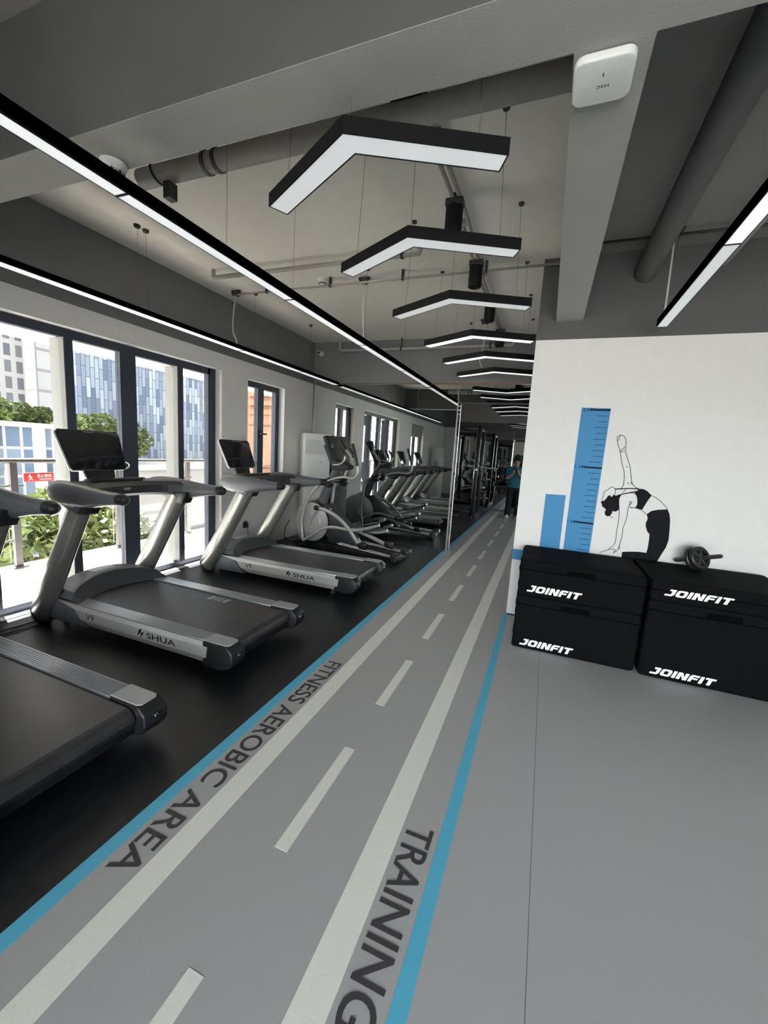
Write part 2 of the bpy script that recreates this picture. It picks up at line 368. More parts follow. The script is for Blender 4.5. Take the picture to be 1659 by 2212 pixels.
# header beam and the mirrored partition under it
m = MB(); m.box(XL, 2.6, YM + .004, 6.60, 2.6, ZC, mi=0); m.box(-1.35, 2.6, YM + .012, 6.60, 2.335, 2.6, mi=0)
structure(m.build('wall_header', [M_greywall]))
part = structure(B(XL, -1.352, YM + .012, 6.598, 0, 2.6).build('wall_mirror', M_white))
xs = [XL + .012, -3.27, -2.63, -2.0, -1.356]
for i in range(4):
    B(xs[i] + .0015, xs[i + 1] - .0015, YM, YM + .008, 0.012, 2.594).build('mirror_panel', M_mirror, part)
    B(xs[i] + .0015, xs[i + 1] - .0015, 6.602, 6.610, 0.012, 2.594).build('mirror_panel', M_mirror, part)
B(-1.352, 2.6, YM, YM + .008, 2.335, 2.594).build('mirror_panel', M_mirror, part)
B(-1.351, -1.346, YM + .012, 6.598, 0.69, 2.33).build('mirror_panel', M_mirror, part)
B(-1.351, -1.346, YM + .012, 6.598, 0.0, 0.685).build('mirror_panel', M_mirror, part)
m = MB()
for y in (YM - .003, 6.588): m.box(-1.360, -1.343, y, y + .020, 0, 2.335)
m.build('edge_strip', M_steel, part)
structure(B(XL, 2.6, YM - .008, YM, 2.594, 2.612).build('trim_3', M_brown)); structure(B(XL, XL + .014, YM - .010, YM + .004, 0, 2.594).build('trim_4', M_brown))
structure(B(XL, -1.36, YM - .006, YM, 0, 0.012).build('baseboard_mirror', M_frame))
# far room: end wall with mirrors, right wall
ew = structure(B(-4.12, 2.8, YE, YE + .2, 0, ZC).build('wall_end', M_greywall))
for a, b in ((XL, -2.9), (-2.9, -1.9), (-1.9, -0.9), (-0.9, 0.1), (0.1, 1.1), (1.1, 2.6)):
    B(a + .002, b - .002, YE - .010, YE - .001, 0.05, 2.5).build('mirror_panel', M_mirror, ew)
B(XL, 2.6, YE - .014, YE, 0, 0.05).build('baseboard_strip', M_frame, ew)
m = MB(); m.box(2.6, 2.8, 4.3, 5.2, 0, ZC); m.box(2.6, 2.8, 11.6, YE + .2, 0, ZC); m.box(2.6, 2.8, 5.2, 11.6, 0, .3); m.box(2.6, 2.8, 5.2, 11.6, 2.5, ZC)
structure(m.build('wall_far_right', M_white))
w = sroot('fill_window_5'); m = MB()  # added unseen window that brightens the far room
for y in (5.24, 6.8, 8.4, 10.0, 11.56): m.box(2.68, 2.74, y - .03, y + .03, 0.3, 2.5)
m.box(2.68, 2.74, 5.2, 11.6, 0.3, 0.36); m.box(2.68, 2.74, 5.2, 11.6, 2.44, 2.5); m.build('window_frame', M_frame, w)
B(2.708, 2.712, 5.26, 11.54, 0.35, 2.45).build('glass', M_glass, w)

# windows and doors of the left wall
def pane_unit(name, y0, y1, z0, z1, mulls, xf=-4.00, side=None, handle_y=None):
    w = sroot(name); m = MB(); d = 0.07
    m.box(xf - d, xf, y0, y0 + .07, z0, z1); m.box(xf - d, xf, y1 - .12 if z0 == 0 else y1 - .09, y1, z0, z1)
    m.box(xf - d, xf, y0 + .07, y1 - .09, z1 - .075, z1); m.box(xf - d, xf, y0 + .07, y1 - .09, z0, z0 + .065)
    m.build('window_frame', M_frame, w)
    for a, b, deep in mulls:
        mm = MB(); mm.box(xf - (.17 if deep else d), xf + (.03 if deep else 0), a, b, z0 + .065, z1 - .075)
        if deep: mm.box(xf - .165, xf + .025, a - .004, a, z0 + .07, z1 - .08, mi=1)  # thin paler skin paints the daylight on this side
        mm.build('mullion', [M_frame, M_frame2], w)
    edges = [y0 + .07] + [v for a, b, _ in mulls for v in (a, b)] + [y1 - .09]
    for i in range(0, len(edges), 2):
        B(xf - .04, xf - .034, edges[i], edges[i + 1], z0 + .065, z1 - .075).build('glass', M_glass, w)
    if handle_y is not None:
        h = MB(); zc = (z0 + z1) / 2
        h.box(xf, xf + .012, handle_y - .015, handle_y + .015, zc - .06, zc + .06, 0.004); h.box(xf + .012, xf + .045, handle_y - .01, handle_y + .01, zc - .012, zc + .012, 0.004)
        h.box(xf + .035, xf + .05, handle_y - .01, handle_y + .12, zc - .012, zc + .012, 0.005); h.build('handle', M_black, w)
    return w
pane_unit('door_1', 1.80, 4.20, 0, 2.41, [(2.42, 2.49, True), (2.94, 3.11, False), (3.60, 3.67, True)])
pane_unit('window_1', 4.69, 5.54, 0.95, 2.39, [(5.03, 5.16, False)], handle_y=5.07)
w3 = pane_unit('window_2', -0.62, 0.70, 1.05, 2.40, [(-0.02, 0.10, False)])
B(-3.985, -3.975, -0.6, 0.68, 2.02, 2.39).build('roller_blind', M_pipe, w3)
pane_unit('door_2', 7.2, 9.8, 0, 2.41, [(8.05, 8.12, True), (8.9, 9.05, False)])
pane_unit('window_3', 10.3, 11.2, 0.95, 2.39, [(10.7, 10.82, False)])
m = MB(); m.box(-4.06, -3.9, 1.80, 4.20, -0.02, 0.006); structure(m.build('trim_5', M_concrete))

# ---------------------------------------------------------------- the height chart and the stretching figure painted on the wall
YW = 4.0965
def flatpoly(m, poly, y=YW, mi=0):
    V3 = [Vector((x, z, 0)) for x, z in poly]
    m.add([(x, y, z) for x, z in poly], [tuple(t) for t in tessellate_polygon([V3])], mi=mi); return m
def ribbon(m, pts, w, y=YW):
    P = [Vector((p[0], p[1])) for p in pts]; P = spline([(p.x, p.y, 0) for p in P], 5) if len(P) > 2 else [Vector((p.x, p.y, 0)) for p in P]
    k = len(P); vs = []
    for i in range(k):
        t = (P[min(i + 1, k - 1)] - P[max(i - 1, 0)]).normalized(); n = Vector((-t.y, t.x, 0)) * (w / 2)
        vs += [(P[i].x + n.x, y, P[i].y + n.y), (P[i].x - n.x, y, P[i].y - n.y)]
    m.add(vs, [(2 * i, 2 * i + 1, 2 * i + 3, 2 * i + 2) for i in range(k - 1)])
hc = thing('height_chart', 'blue painted height ruler marked 1.0M to 2.0M on the white wall', 'wall decal', (0.34, 4.0985, 0.74))
def rel(o, par): o.location = -Vector(par.location); return o
m = MB(); flatpoly(m, [(0.231, 0.60), (0.234, 2.017), (0.464, 2.016), (0.449, 0.60)]); rel(m.build('ruler_bar', M_wallblue, hc), hc)
m = MB(); flatpoly(m, [(0.024, 0.60), (0.024, 1.23), (0.196, 1.234), (0.198, 0.60)]); rel(m.build('short_bar', M_wallblue, hc), hc)
m = MB()
def xr(z): return 0.464 - (2.016 - z) * 0.0106
for z in (1.0, 1.5, 2.0): rel(B(xr(z) - 0.128, xr(z) - 0.002, YW - .001, YW - .0005, z - .007, z + .007).build('metre_mark', M_ink, hc), hc)
z = 0.75
while z < 1.98:
    if abs(z * 2 - round(z * 2)) > 0.02:
        L = 0.095 if round(z * 20) % 2 else 0.075
        rel(B(xr(z) - 0.01 - L, xr(z) - 0.012, YW - .001, YW - .0005, z - .0022, z + .0022).build('tick_mark', M_wallblue2, hc), hc)
    z += 0.05
for z, s_ in ((1.0, '1.0M'), (1.5, '1.5M'), (2.0, '2.0M')):
    t_ = place(text_mb(s_, 0.088, 0.028, 0.012), (xr(z) - 0.218, YW - .0008, z - .012), (1, 0, 0), (0, 0, 1)); rel(t_.build('height_number', M_wallblue2, hc), hc)

FL = [[(0.583, 1.652), (0.59, 1.621), (0.605, 1.561), (0.627, 1.5), (0.639, 1.455), (0.642, 1.401), (0.641, 1.361), (0.63, 1.337)], [(0.619, 1.658), (0.639, 1.609), (0.668, 1.542), (0.682, 1.489), (0.695, 1.428), (0.709, 1.383), (0.74, 1.355), (0.761, 1.347)], [(0.67, 1.395), (0.686, 1.377)], [(0.691, 1.397), (0.718, 1.372)], [(0.582, 1.659), (0.559, 1.704), (0.546, 1.749), (0.546, 1.78), (0.568, 1.792), (0.596, 1.782), (0.612, 1.753), (0.617, 1.7), (0.612, 1.684)], [(0.558, 1.742), (0.56, 1.773), (0.568, 1.79)], [(0.576, 1.663), (0.583, 1.648), (0.599, 1.654), (0.618, 1.665), (0.622, 1.677), (0.608, 1.689), (0.598, 1.676), (0.582, 1.658)], [(0.644, 1.523), (0.65, 1.529), (0.657, 1.522)], [(0.583, 1.325), (0.567, 1.343), (0.55, 1.338), (0.531, 1.32), (0.503, 1.294), (0.502, 1.27), (0.498, 1.245), (0.493, 1.217)], [(0.583, 1.325), (0.59, 1.306), (0.584, 1.279)], [(0.571, 1.093), (0.583, 1.078), (0.601, 1.074)], [(0.696, 1.302), (0.667, 1.293), (0.641, 1.283), (0.626, 1.258), (0.629, 1.203), (0.64, 1.14), (0.645, 1.077), (0.646, 1.013), (0.643, 0.964), (0.645, 0.9), (0.644, 0.851), (0.624, 0.815), (0.599, 0.787)], [(0.596, 0.781), (0.634, 0.792), (0.652, 0.787), (0.642, 0.756)], [(0.642, 0.756), (0.675, 0.798), (0.68, 0.84)], [(0.717, 1.224), (0.71, 1.196), (0.704, 1.163), (0.705, 1.092), (0.699, 1.044), (0.688, 0.994), (0.69, 0.954), (0.689, 0.906), (0.684, 0.865), (0.681, 0.832), (0.682, 0.799)], [(0.696, 1.302), (0.733, 1.304), (0.753, 1.286), (0.765, 1.256), (0.77, 1.21), (0.756, 1.181), (0.716, 1.18)], [(0.7, 1.222), (0.726, 1.23), (0.714, 1.196)], [(0.713, 1.176), (0.757, 1.177), (0.806, 1.163), (0.85, 1.132)], [(0.865, 1.297), (0.91, 1.274), (0.955, 1.237), (0.985, 1.205), (0.995, 1.191)], [(0.532, 0.744), (0.599, 0.781)], [(0.638, 1.299), (0.657, 1.316), (0.665, 1.336)]]
FB = [[(0.583, 1.326), (0.634, 1.333), (0.688, 1.341), (0.762, 1.345)], [(0.595, 1.263), (0.64, 1.285), (0.696, 1.304), (0.732, 1.315), (0.751, 1.322)]]
FHAIR = [(0.492, 1.213), (0.509, 1.214), (0.527, 1.24), (0.535, 1.261), (0.552, 1.27), (0.565, 1.252), (0.576, 1.273), (0.589, 1.278), (0.595, 1.263), (0.64, 1.287), (0.632, 1.266), (0.626, 1.242), (0.629, 1.203), (0.634, 1.172), (0.634, 1.144), (0.612, 1.129), (0.587, 1.13), (0.586, 1.11), (0.572, 1.085), (0.555, 1.079), (0.533, 1.092), (0.528, 1.12), (0.537, 1.137), (0.517, 1.155), (0.502, 1.161), (0.497, 1.185), (0.487, 1.196)]
FTOP = [(0.762, 1.345), (0.795, 1.346), (0.827, 1.332), (0.865, 1.297), (0.841, 1.248), (0.811, 1.167), (0.763, 1.179), (0.77, 1.21), (0.765, 1.256), (0.753, 1.286), (0.733, 1.304), (0.751, 1.321)]
FPANT = [(0.85, 1.132), (0.879, 1.163), (0.923, 1.179), (0.995, 1.191), (1.015, 1.151), (1.027, 1.099), (1.034, 1.015), (1.039, 0.93), (1.029, 0.866), (1.007, 0.807), (0.986, 0.748), (0.965, 0.66), (0.711, 0.70), (0.709, 0.777), (0.76, 0.788), (0.834, 0.797), (0.892, 0.796), (0.897, 0.839), (0.897, 0.91), (0.895, 0.961), (0.873, 0.986), (0.856, 1.031), (0.854, 1.055), (0.863, 1.095)]
fm = thing('figure_mural', 'black line drawing of a woman bending backwards on the white wall', 'wall decal', (0.77, 4.0985, 0.74))
m = MB()
for l in FL: ribbon(m, l, 0.0042)
for l in FB: ribbon(m, l, 0.009)
rel(m.build('figure_outline', M_ink, fm), fm)
for nm, pl in (('drawn_hair', FHAIR), ('drawn_top', FTOP), ('drawn_leggings', FPANT)):
    m = MB(); flatpoly(m, pl); rel(m.build(nm, M_ink, fm), fm)

# ---------------------------------------------------------------- treadmills
def make_treadmill():
    """x runs from the front (-1.05) to the rear (+1.05), y across, origin on the floor"""
    t = thing('treadmill', 'tmp', 'treadmill')
    # chassis under the deck
    m = MB(); m.prism([(-0.98, 0.07), (-0.60, 0.045), (0.78, 0.06), (0.98, 0.09), (0.98, 0.19), (-0.6, 0.20), (-0.98, 0.19)], 'y', -0.335, 0.335, 0.008)
    m.build('chassis', M_black, t)
    for sx_, sy_ in ((-0.78, 1), (-0.78, -1), (0.72, 1), (0.72, -1)):
        MB().lathe([(0, 0), (0.028, 0), (0.030, 0.012), (0.014, 0.02), (0.012, 0.075), (0, 0.075)], (sx_, sy_ * 0.30, 0)).build('foot', M_dark, t)
    for s_ in (1, -1):
        MB().lathe([(0, -.018), (0.04, -.018), (0.045, -.010), (0.045, .010), (0.04, .018), (0, .018)], (-0.98, s_ * 0.36, 0.046), 'y').build('wheel', M_black, t)
    # belt round its rear roller
    m = MB(); prof = [(-0.62, 0.219), (0.94, 0.219)] + [(0.94 + .055 * math.sin(a), 0.164 + .055 * math.cos(a)) for a in [PI * k / 8 for k in range(1, 8)]] + [(0.94, 0.109), (0.5, 0.109)]
    for i in range(len(prof) - 1):
        (xa, za), (xb, zb) = prof[i], prof[i + 1]
        m.add([(xa, -.285, za), (xb, -.285, zb), (xb, .285, zb), (xa, .285, za)], [(0, 1, 2, 3)], True)
    belt = m.build('belt', M_belt, t)
    m = MB()
    for k, (yy, ww) in enumerate(((-.075, .05), (-.02, .022), (.018, .022), (.075, .05))):
        m.prism([(0.34 + yy - ww * .55, .18), (0.34 + yy + ww * .35, .18), (0.34 + yy + ww * .55, .255), (0.34 + yy - ww * .35, .255)], 'z', 0.2192, 0.2197)
    m.build('belt_emblem', M_plate, belt)
    # side rails, their silver side panels, end caps
    for s_ in (-1, 1):
        m = MB()
        for k in range(9):
            ya = 0.300 + k * 0.0125; m.box(-0.70, 0.80, s_ * ya - .0055, s_ * ya + .0055, 0.205, 0.231, 0.002, seg=1)
        m.box(-0.70, 0.80, min(s_ * .293, s_ * .410), max(s_ * .293, s_ * .410), 0.19, 0.227)
        m.build('side_rail', M_railalu, t)
        m = MB(); ys = [0.405, 0.428, 0.428, 0.395]
        prof = [((-0.70, 0.225), .408), ((0.83, 0.225), .408), ((0.845, 0.195), .428), ((0.835, 0.125), .428), ((0.775, 0.075), .400), ((-0.30, 0.075), .400), ((-0.395, 0.125), .428), ((-0.46, 0.195), .428)]
        vs = [(p[0], s_ * y, p[1]) for p, y in prof] + [(p[0], s_ * 0.36, p[1]) for p, y in prof]
        m.add(vs, [(0, 1, 2, 7), (7, 2, 3, 6), (6, 3, 4, 5)] + [(i, (i + 1) % 8, 8 + (i + 1) % 8, 8 + i) for i in range(8)])
        sp = m.build('side_panel', M_panel, t, sharp=20)
        if s_ < 0: O, X = (0.30, -0.4285, 0.138), (1, 0, 0)
        else: O, X = (0.68, 0.4285, 0.138), (-1, 0, 0)
        lm = text_mb('SHUA', 0.27, 0.042, 0.012); n0 = len(lm.v)
        lm.add([(-.075, .042, 0), (-.045, .062, 0), (-.055, .028, 0), (-.02, .040, 0), (-.065, -.018, 0), (-.052, .012, 0), (-.09, .0, 0)], [(0, 1, 2), (2, 6, 0), (2, 3, 5), (3, 4, 5)])
        place(lm, O, X, (0, 0, 1)).build('panel_logo', M_ink, sp)
        if s_ < 0: O = (-0.33, -0.4285, 0.140)
        else: O = (-0.24, 0.4285, 0.140)
        place(text_mb('V9', 0.085, 0.048, 0.0), O, X, (0, 0, 1)).build('panel_model_mark', M_ink, sp)
        m = MB(); m.prism([(0.80, 0.07), (0.93, 0.055), (1.02, 0.085), (1.05, 0.13), (1.045, 0.19), (1.0, 0.232), (0.80, 0.232)], 'y', s_ * .293, s_ * .425, 0.012, seg=3)
        cap = m.build('end_cap', M_black, t)
        m = MB(); pl = [(0.80, .300), (0.985, .300), (1.005, .315), (1.005, .395), (0.985, .412), (0.80, .412)]
        m.prism([(x, s_ * y) for x, y in pl], 'z', 0.230, 0.2375, 0.002, seg=1); m.build('cap_plate', M_plate, cap)
        MB().cyl((1.035, s_ * .36, .17), (1.055, s_ * .36, .165), 0.011).build('tension_bolt', M_chrome, cap)
        # front lower shoe where the upright meets the frame
        m = MB(); m.prism([(-0.98, 0.05), (-0.36, 0.055), (-0.42, 0.125), (-0.49, 0.19), (-0.66, 0.225), (-0.88, 0.20), (-1.02, 0.14)], 'y', s_ * .29, s_ * .418, 0.015)
        m.build('front_shoe', M_grey, t)
        # raked oval upright
        m = MB(); a = Vector((-0.905, s_ * .415, 0.05)); b = Vector((-0.325, s_ * .425, 1.02))
        m.tube([a, a.lerp(b, .03), a.lerp(b, .5), b], [(.085, .045), (.105, .058), (.102, .056), (.098, .054)], 24, up=(1, 0, 0))
        up = m.build('upright', M_silver, t)
        m = MB(); m.tube([a + Vector((-.012, 0, -.02)), a + Vector((.012, 0, .02))], [(.09, .05), (.109, .062)], 24, up=(1, 0, 0)); m.build('upright_boot', M_black, up)
        m = MB(); m.prism([(-0.30, 0.955), (-0.225, 0.955), (-0.165, 1.06), (-0.26, 1.06)], 'y', s_ * .370, s_ * .470, 0.006); m.build('upright_bracket', M_black, up)
        # arm with handrail
        m = MB()
        pts = [(-0.70, .385, 1.085), (-0.62, .415, 1.085), (-0.47, .435, 1.080), (-0.25, .445, 1.080), (-0.05, .450, 1.090), (0.11, .452, 1.098)]
        rr = [(.040, .025), (.080, .055), (.098, .062), (.084, .060), (.056, .050), (.042, .042)]
        m.tube([(x, s_ * y, z) for x, y, z in spline(pts, 4)], [tuple(v) for v in [spline([(a_, b_, 0) for a_, b_ in rr], 4)[k][:2] for k in range(len(spline(pts, 4)))]], 18, up=(0, 0, 1))
        m.prism([(-0.56, 1.05), (-0.30, 1.05), (-0.24, 1.03), (-0.30, 0.945), (-0.42, 0.985)], 'y', s_ * .375, s_ * .480, 0.012)
        arm = m.build('console_arm', M_grey, t)
        MB().tube([(0.105, s_ * .452, 1.098), (0.14, s_ * .452, 1.100), (0.17, s_ * .452, 1.096), (0.185, s_ * .452, 1.09)], [(.041, .041), (.041, .041), (.032, .034), (.012, .012)], 18, up=(0, 0, 1)).build('handrail_cap', M_black, arm)
        lm = text_mb('SHUA', 0.105, 0.022, 0.02); lm.add([(-.045, .022, 0), (-.028, .032, 0), (-.034, .016, 0), (-.014, .020, 0), (-.038, -.008, 0), (-.031, .006, 0), (-.052, .002, 0)], [(0, 1, 2), (2, 6, 0), (2, 3, 5), (3, 4, 5)])
        O, X = ((-0.42, s_ * .4812, 0.995), (1, 0, 0)) if s_ < 0 else ((-0.31, s_ * .4812, 0.995), (-1, 0, 0))
        place(lm, O, X, (0, 0, 1)).build('arm_logo', M_print, arm)
    # motor hood with a crescent-shaped rear face
    m = MB(); nx, ny = 22, 24; vs = []
    for j in range(ny + 1):
        y = -0.405 + 0.81 * j / ny; q_ = 1 - (y / 0.405) ** 2
        xr_ = -0.42 - 0.17 * q_
        for i in range(nx + 1):
            f = i / nx; x = -1.0 + (xr_ + 1.0) * f
            top = 0.245 + 0.115 * max(q_, 0) ** 0.45
            if f < 0.45: zz = 0.14 + (top - 0.14) * math.sin(f / 0.45 * PI / 2) ** 0.8
            elif f < 0.80: zz = top
            else: zz = top - (top - 0.222) * ((f - 0.80) / 0.20) ** 1.1
            vs.append((x, y, zz))
    m.add(vs, [(j * (nx + 1) + i, j * (nx + 1) + i + 1, (j + 1) * (nx + 1) + i + 1, (j + 1) * (nx + 1) + i) for j in range(ny) for i in range(nx)], True)
    for f, (j, i) in zip(range(ny * nx), [(j, i) for j in range(ny) for i in range(nx)]):
        if i >= nx * 0.80: m.mi[f] = 1
    fr = [(-1.0, -0.405 + 0.81 * j / ny) for j in range(ny + 1)]
    hood = m.build('motor_hood', [M_grey, M_dark], t, sharp=25)
    B(-0.80, -0.72, -0.10, 0.10, 0.357, 0.364, 0.003).build('hood_badge', M_plate, hood)
    # dashboard tray joining the arms
    m = MB(); vs = []; n = 20
    for k in range(n + 1):
        y = -0.40 + 0.80 * k / n; q_ = 1 - (y / 0.40) ** 2
        xf = -0.66 - 0.03 * q_; xb = -0.22 - 0.20 * q_ ** 0.6
        for x, z in ((xf, 1.05), (xf - .01, 1.10), (xf + .06, 1.155), (xb - .06, 1.150), (xb, 1.12), (xb, 1.055), (xb - .05, 1.03)): vs.append((x, y, z))
    m.add(vs, [(k * 7 + i, k * 7 + (i + 1) % 7, (k + 1) * 7 + (i + 1) % 7, (k + 1) * 7 + i) for k in range(n) for i in range(7)], False)
    m.add(vs[:7] + vs[-7:], [tuple(range(7)), tuple(range(13, 6, -1))])
    dash = m.build('dashboard', M_dark, t)
    m = MB(); m.box(-0.63, -0.50, -0.21, 0.21, 1.150, 1.166, 0.006); m.box(-0.53, -0.50, -0.23, 0.23, 1.160, 1.175, 0.004); m.build('ledge', M_black, dash)
    MB().box(-0.424, -0.416, -0.03, 0.03, 1.085, 1.105, 0.004).build('dash_badge', M_plate, dash)
    # tilted display on a neck
    m = MB(); m.prism([(-0.11, -.16), (0.11, -.16), (0.14, .03), (-0.14, .03)], 'z', -0.045, -0.005, 0.01)
    mx = Matrix.Translation((-0.755, 0, 1.275)) @ Matrix.Rotation(math.radians(0), 4, 'Z') @ Matrix(((0, -0.40, 0.916, 0), (1, 0, 0, 0), (0, 0.916, 0.40, 0), (0, 0, 0, 1)))
    m.rot(mx); m.build('neck', M_black, t)
    m = MB(); m.prism([(-.235, -.03), (-.215, -.055), (.215, -.055), (.235, -.03), (.262, .275), (.240, .300), (-.240, .300), (-.262, .275)], 'z', -0.028, 0.0, 0.006)
    m.rot(mx); dsp = m.build('display', M_plate, t)
    m = MB(); m.prism([(-.2345, -.03), (-.2147, -.0545), (.2147, -.0545), (.2345, -.03), (.2615, .275), (.2395, .2995), (-.2395, .2995), (-.2615, .275)], 'z', 0.0, 0.004, 0.001)
    m.rot(mx); scr = m.build('screen', M_glossblack, dsp)
    lm = text_mb('SHUA', 0.085, 0.012, 0.02); place(lm, (-0.042, 0.278, 0.0046), (1, 0, 0), (0, 1, 0)).rot(mx); lm.build('screen_logo', M_plate, scr)
    m = MB(); m.tube(spline([(.225, -.045, -.01), (.26, -.03, .0), (.262, .0, .01), (.235, .015, .01)], 5), 0.005, 8); m.rot(mx); m.build('headphone_hook', M_chrome, dsp)
    return t
TM = make_treadmill()
TM.location = (-2.765, 2.370, 0)
TM['label'] = 'grey treadmill standing in front of the glass doors, between the two others'
GRP = 'treadmills in a row by the windows'
TM['group'] = GRP
EMB = [c for b_ in TM.children for c in b_.children if c.name.startswith('belt_emblem')][0]
EMBP = EMB.parent; EMB.parent = None
t3 = copy_tree(TM); t3.location = (-2.70, 4.06, 0); t3.rotation_euler = (0, 0, math.radians(0.4)); t3['label'] = 'silver treadmill beside the elliptical trainer, farthest of the row'
t1 = copy_tree(TM); t1.location = (-2.715, 1.005, 0); t1.rotation_euler = (0, 0, math.radians(-0.5)); t1['label'] = 'treadmill nearest the camera, half cut off by the left picture edge'
EMB.parent = EMBP

# ---------------------------------------------------------------- elliptical trainer (x front -> rear, y across)
def make_elliptical():
    t = thing('elliptical_trainer', 'silver and black elliptical trainer in front of the mirror, beside the tall white cabinet', 'elliptical trainer')
    X0 = 2.6
    def q(x): return x + X0
    m = MB()   # frame on the floor
    m.box(q(-3.30), q(-1.78), -.035, .035, .05, .11, .01); m.box(q(-1.83), q(-1.75), -.27, .27, .02, .085, .012); m.box(q(-3.52), q(-3.44), -.25, .25, .02, .075, .012); m.box(q(-3.5), q(-3.2), -.04, .04, .04, .11, .01)
    m.build('base_frame', M_black, t)
    for s_ in (-1, 1):
        m = MB(); m.tube([(q(-2.72), s_ * .15, .135), (q(-1.80), s_ * .15, .075)], .016, 12); m.tube([(q(-2.72), s_ * .215, .135), (q(-1.80), s_ * .215, .075)], .016, 12)
        m.build('rail', M_chrome, t)
        m = MB(); m.box(q(-1.84), q(-1.72), s_ * .18 - .085, s_ * .18 + .085, .055, .125, .014); m.build('rail_end', M_black, t)
    # flywheel shroud
    m = MB(); m.lathe([(0, -.14), (.20, -.14), (.305, -.12), (.318, -.06), (.318, .06), (.305, .12), (.20, .14), (0, .14)], (q(-3.27), 0, .385), 'y', 48); m.build('flywheel_shroud', M_black, t)
    for s_ in (-1, 1):
        m = MB(); m.lathe([(.305, s_ * .121), (.30, s_ * .134), (.185, s_ * .150), (.178, s_ * .143), (.170, s_ * .150), (.05, s_ * .158), (0, s_ * .158)], (q(-3.27), 0, .385), 'y', 48)
        m.build('side_disc', M_panel, t)
        m = MB(); m.cyl((q(-3.27), s_ * .15, .385), (q(-3.27), s_ * .19, .385), .035); m.tube([(q(-3.27), s_ * .172, .385), (q(-3.13), s_ * .178, .60 if s_ < 0 else .17)], .014, 12); m.build('crank', M_panel, t)
    m = MB(); m.prism([(q(-3.24), .62), (q(-3.02), .69), (q(-2.62), .38), (q(-2.45), .10), (q(-2.95), .08), (q(-3.1), .3)], 'y', -.095, .095, .03); m.build('rear_shroud', M_dark, t)
    m = MB(); m.tube([(q(-3.20), 0, .60), (q(-3.10), 0, .86), (q(-2.97), 0, 1.14), (q(-2.93), 0, 1.26)], [(.085, .07), (.075, .06), (.055, .05), (.045, .045)], 16, up=(1, 0, 0)); m.build('mast', M_grey, t)
    m = MB(); m.tube([(q(-3.22), 0, .60), (q(-3.17), 0, .70)], [(.11, .10), (.088, .075)], 16, up=(1, 0, 0)); m.build('mast_collar', M_black, t)
    m = MB(); m.cyl((q(-2.95), -.27, 1.04), (q(-2.95), .27, 1.04), .038); 
    for s_ in (-1, 1): m.lathe([(0, s_ * .16), (.06, s_ * .16), (.075, s_ * .20), (.06, s_ * .25), (0, s_ * .26)], (q(-2.93), 0, 1.02), 'y', 20)
    m.build('pivot_housing', M_black, t)
    # console: neck, screen, lower cup tray, fixed bars
    m = MB(); m.prism([(q(-2.99), 1.20), (q(-2.70), 1.22), (q(-2.66), 1.27), (q(-2.78), 1.34), (q(-2.98), 1.36)], 'y', -.09, .09, .02); m.build('cup_tray', M_black, t)
    m = MB(); m.prism([(q(-3.14), 1.56), (q(-3.08), 1.58), (q(-2.92), 1.26), (q(-2.98), 1.24)], 'y', -.08, .08, .014); d = m.build('console', M_dark, t)
    m = MB(); m.prism([(q(-3.085), 1.57), (q(-3.078), 1.574), (q(-2.955), 1.33), (q(-2.962), 1.326)], 'y', -.065, .065, .002); m.build('screen', M_glossblack, d)
    m = MB(); m.prism([(q(-3.17), 1.69), (q(-3.10), 1.71), (q(-3.04), 1.53), (q(-3.09), 1.52)], 'y', -.065, .065, .014); m.build('tablet_holder', M_black, d)
    for s_ in (-1, 1):
        m = MB(); m.tube(spline([(q(-2.93), s_ * .10, 1.28), (q(-2.80), s_ * .12, 1.30), (q(-2.72), s_ * .13, 1.37), (q(-2.74), s_ * .13, 1.46), (q(-2.80), s_ * .12, 1.54)], 6), .015, 10); fb = m.build('fixed_handle', M_panel, t)
        m = MB(); m.tube(spline([(q(-2.725), s_ * .13, 1.40), (q(-2.74), s_ * .13, 1.46), (q(-2.80), s_ * .12, 1.54)], 6), .019, 10); m.build('grip', M_black, fb)
        # moving arm: lower lever, upper handle
        fx = 0.0 if s_ < 0 else -0.22
        m = MB(); pts = [(q(-3.34 - (.0 if s_ < 0 else -.22)), s_ * .24, .11), (q(-3.37 - (.0 if s_ < 0 else -.2)), s_ * .24, .40), (q(-3.28 - (.0 if s_ < 0 else -.14)), s_ * .24, .72), (q(-3.10), s_ * .24, .95), (q(-2.95), s_ * .24, 1.04)]
        m.tube(spline(pts, 6), [(.026, .018)] * 25, 14, up=(1, 0, 0)); m.build('swing_lever', M_panel, t)
        if s_ < 0: pts = [(q(-2.93), -.25, 1.04), (q(-2.80), -.27, 1.09), (q(-2.62), -.30, 1.13), (q(-2.45), -.32, 1.125), (q(-2.38), -.33, 1.19), (q(-2.385), -.33, 1.30), (q(-2.43), -.33, 1.45), (q(-2.48), -.33, 1.60)]
        else: pts = [(q(-2.95), .25, 1.05), (q(-2.93), .27, 1.16), (q(-2.84), .30, 1.28), (q(-2.86), .32, 1.38), (q(-2.95), .33, 1.48), (q(-3.04), .33, 1.58), (q(-3.10), .33, 1.66)]
        sp = spline(pts, 6); m = MB(); m.tube(sp, .017, 12); h = m.build('moving_handle', M_panel, t)
        m = MB(); m.tube(sp[-13:] if s_ < 0 else sp[-11:], .021, 12); m.build('grip', M_black, h)
        # pedal beam and roller link
        dz = 0 if s_ < 0 else -.14; dx = 0 if s_ < 0 else -.05
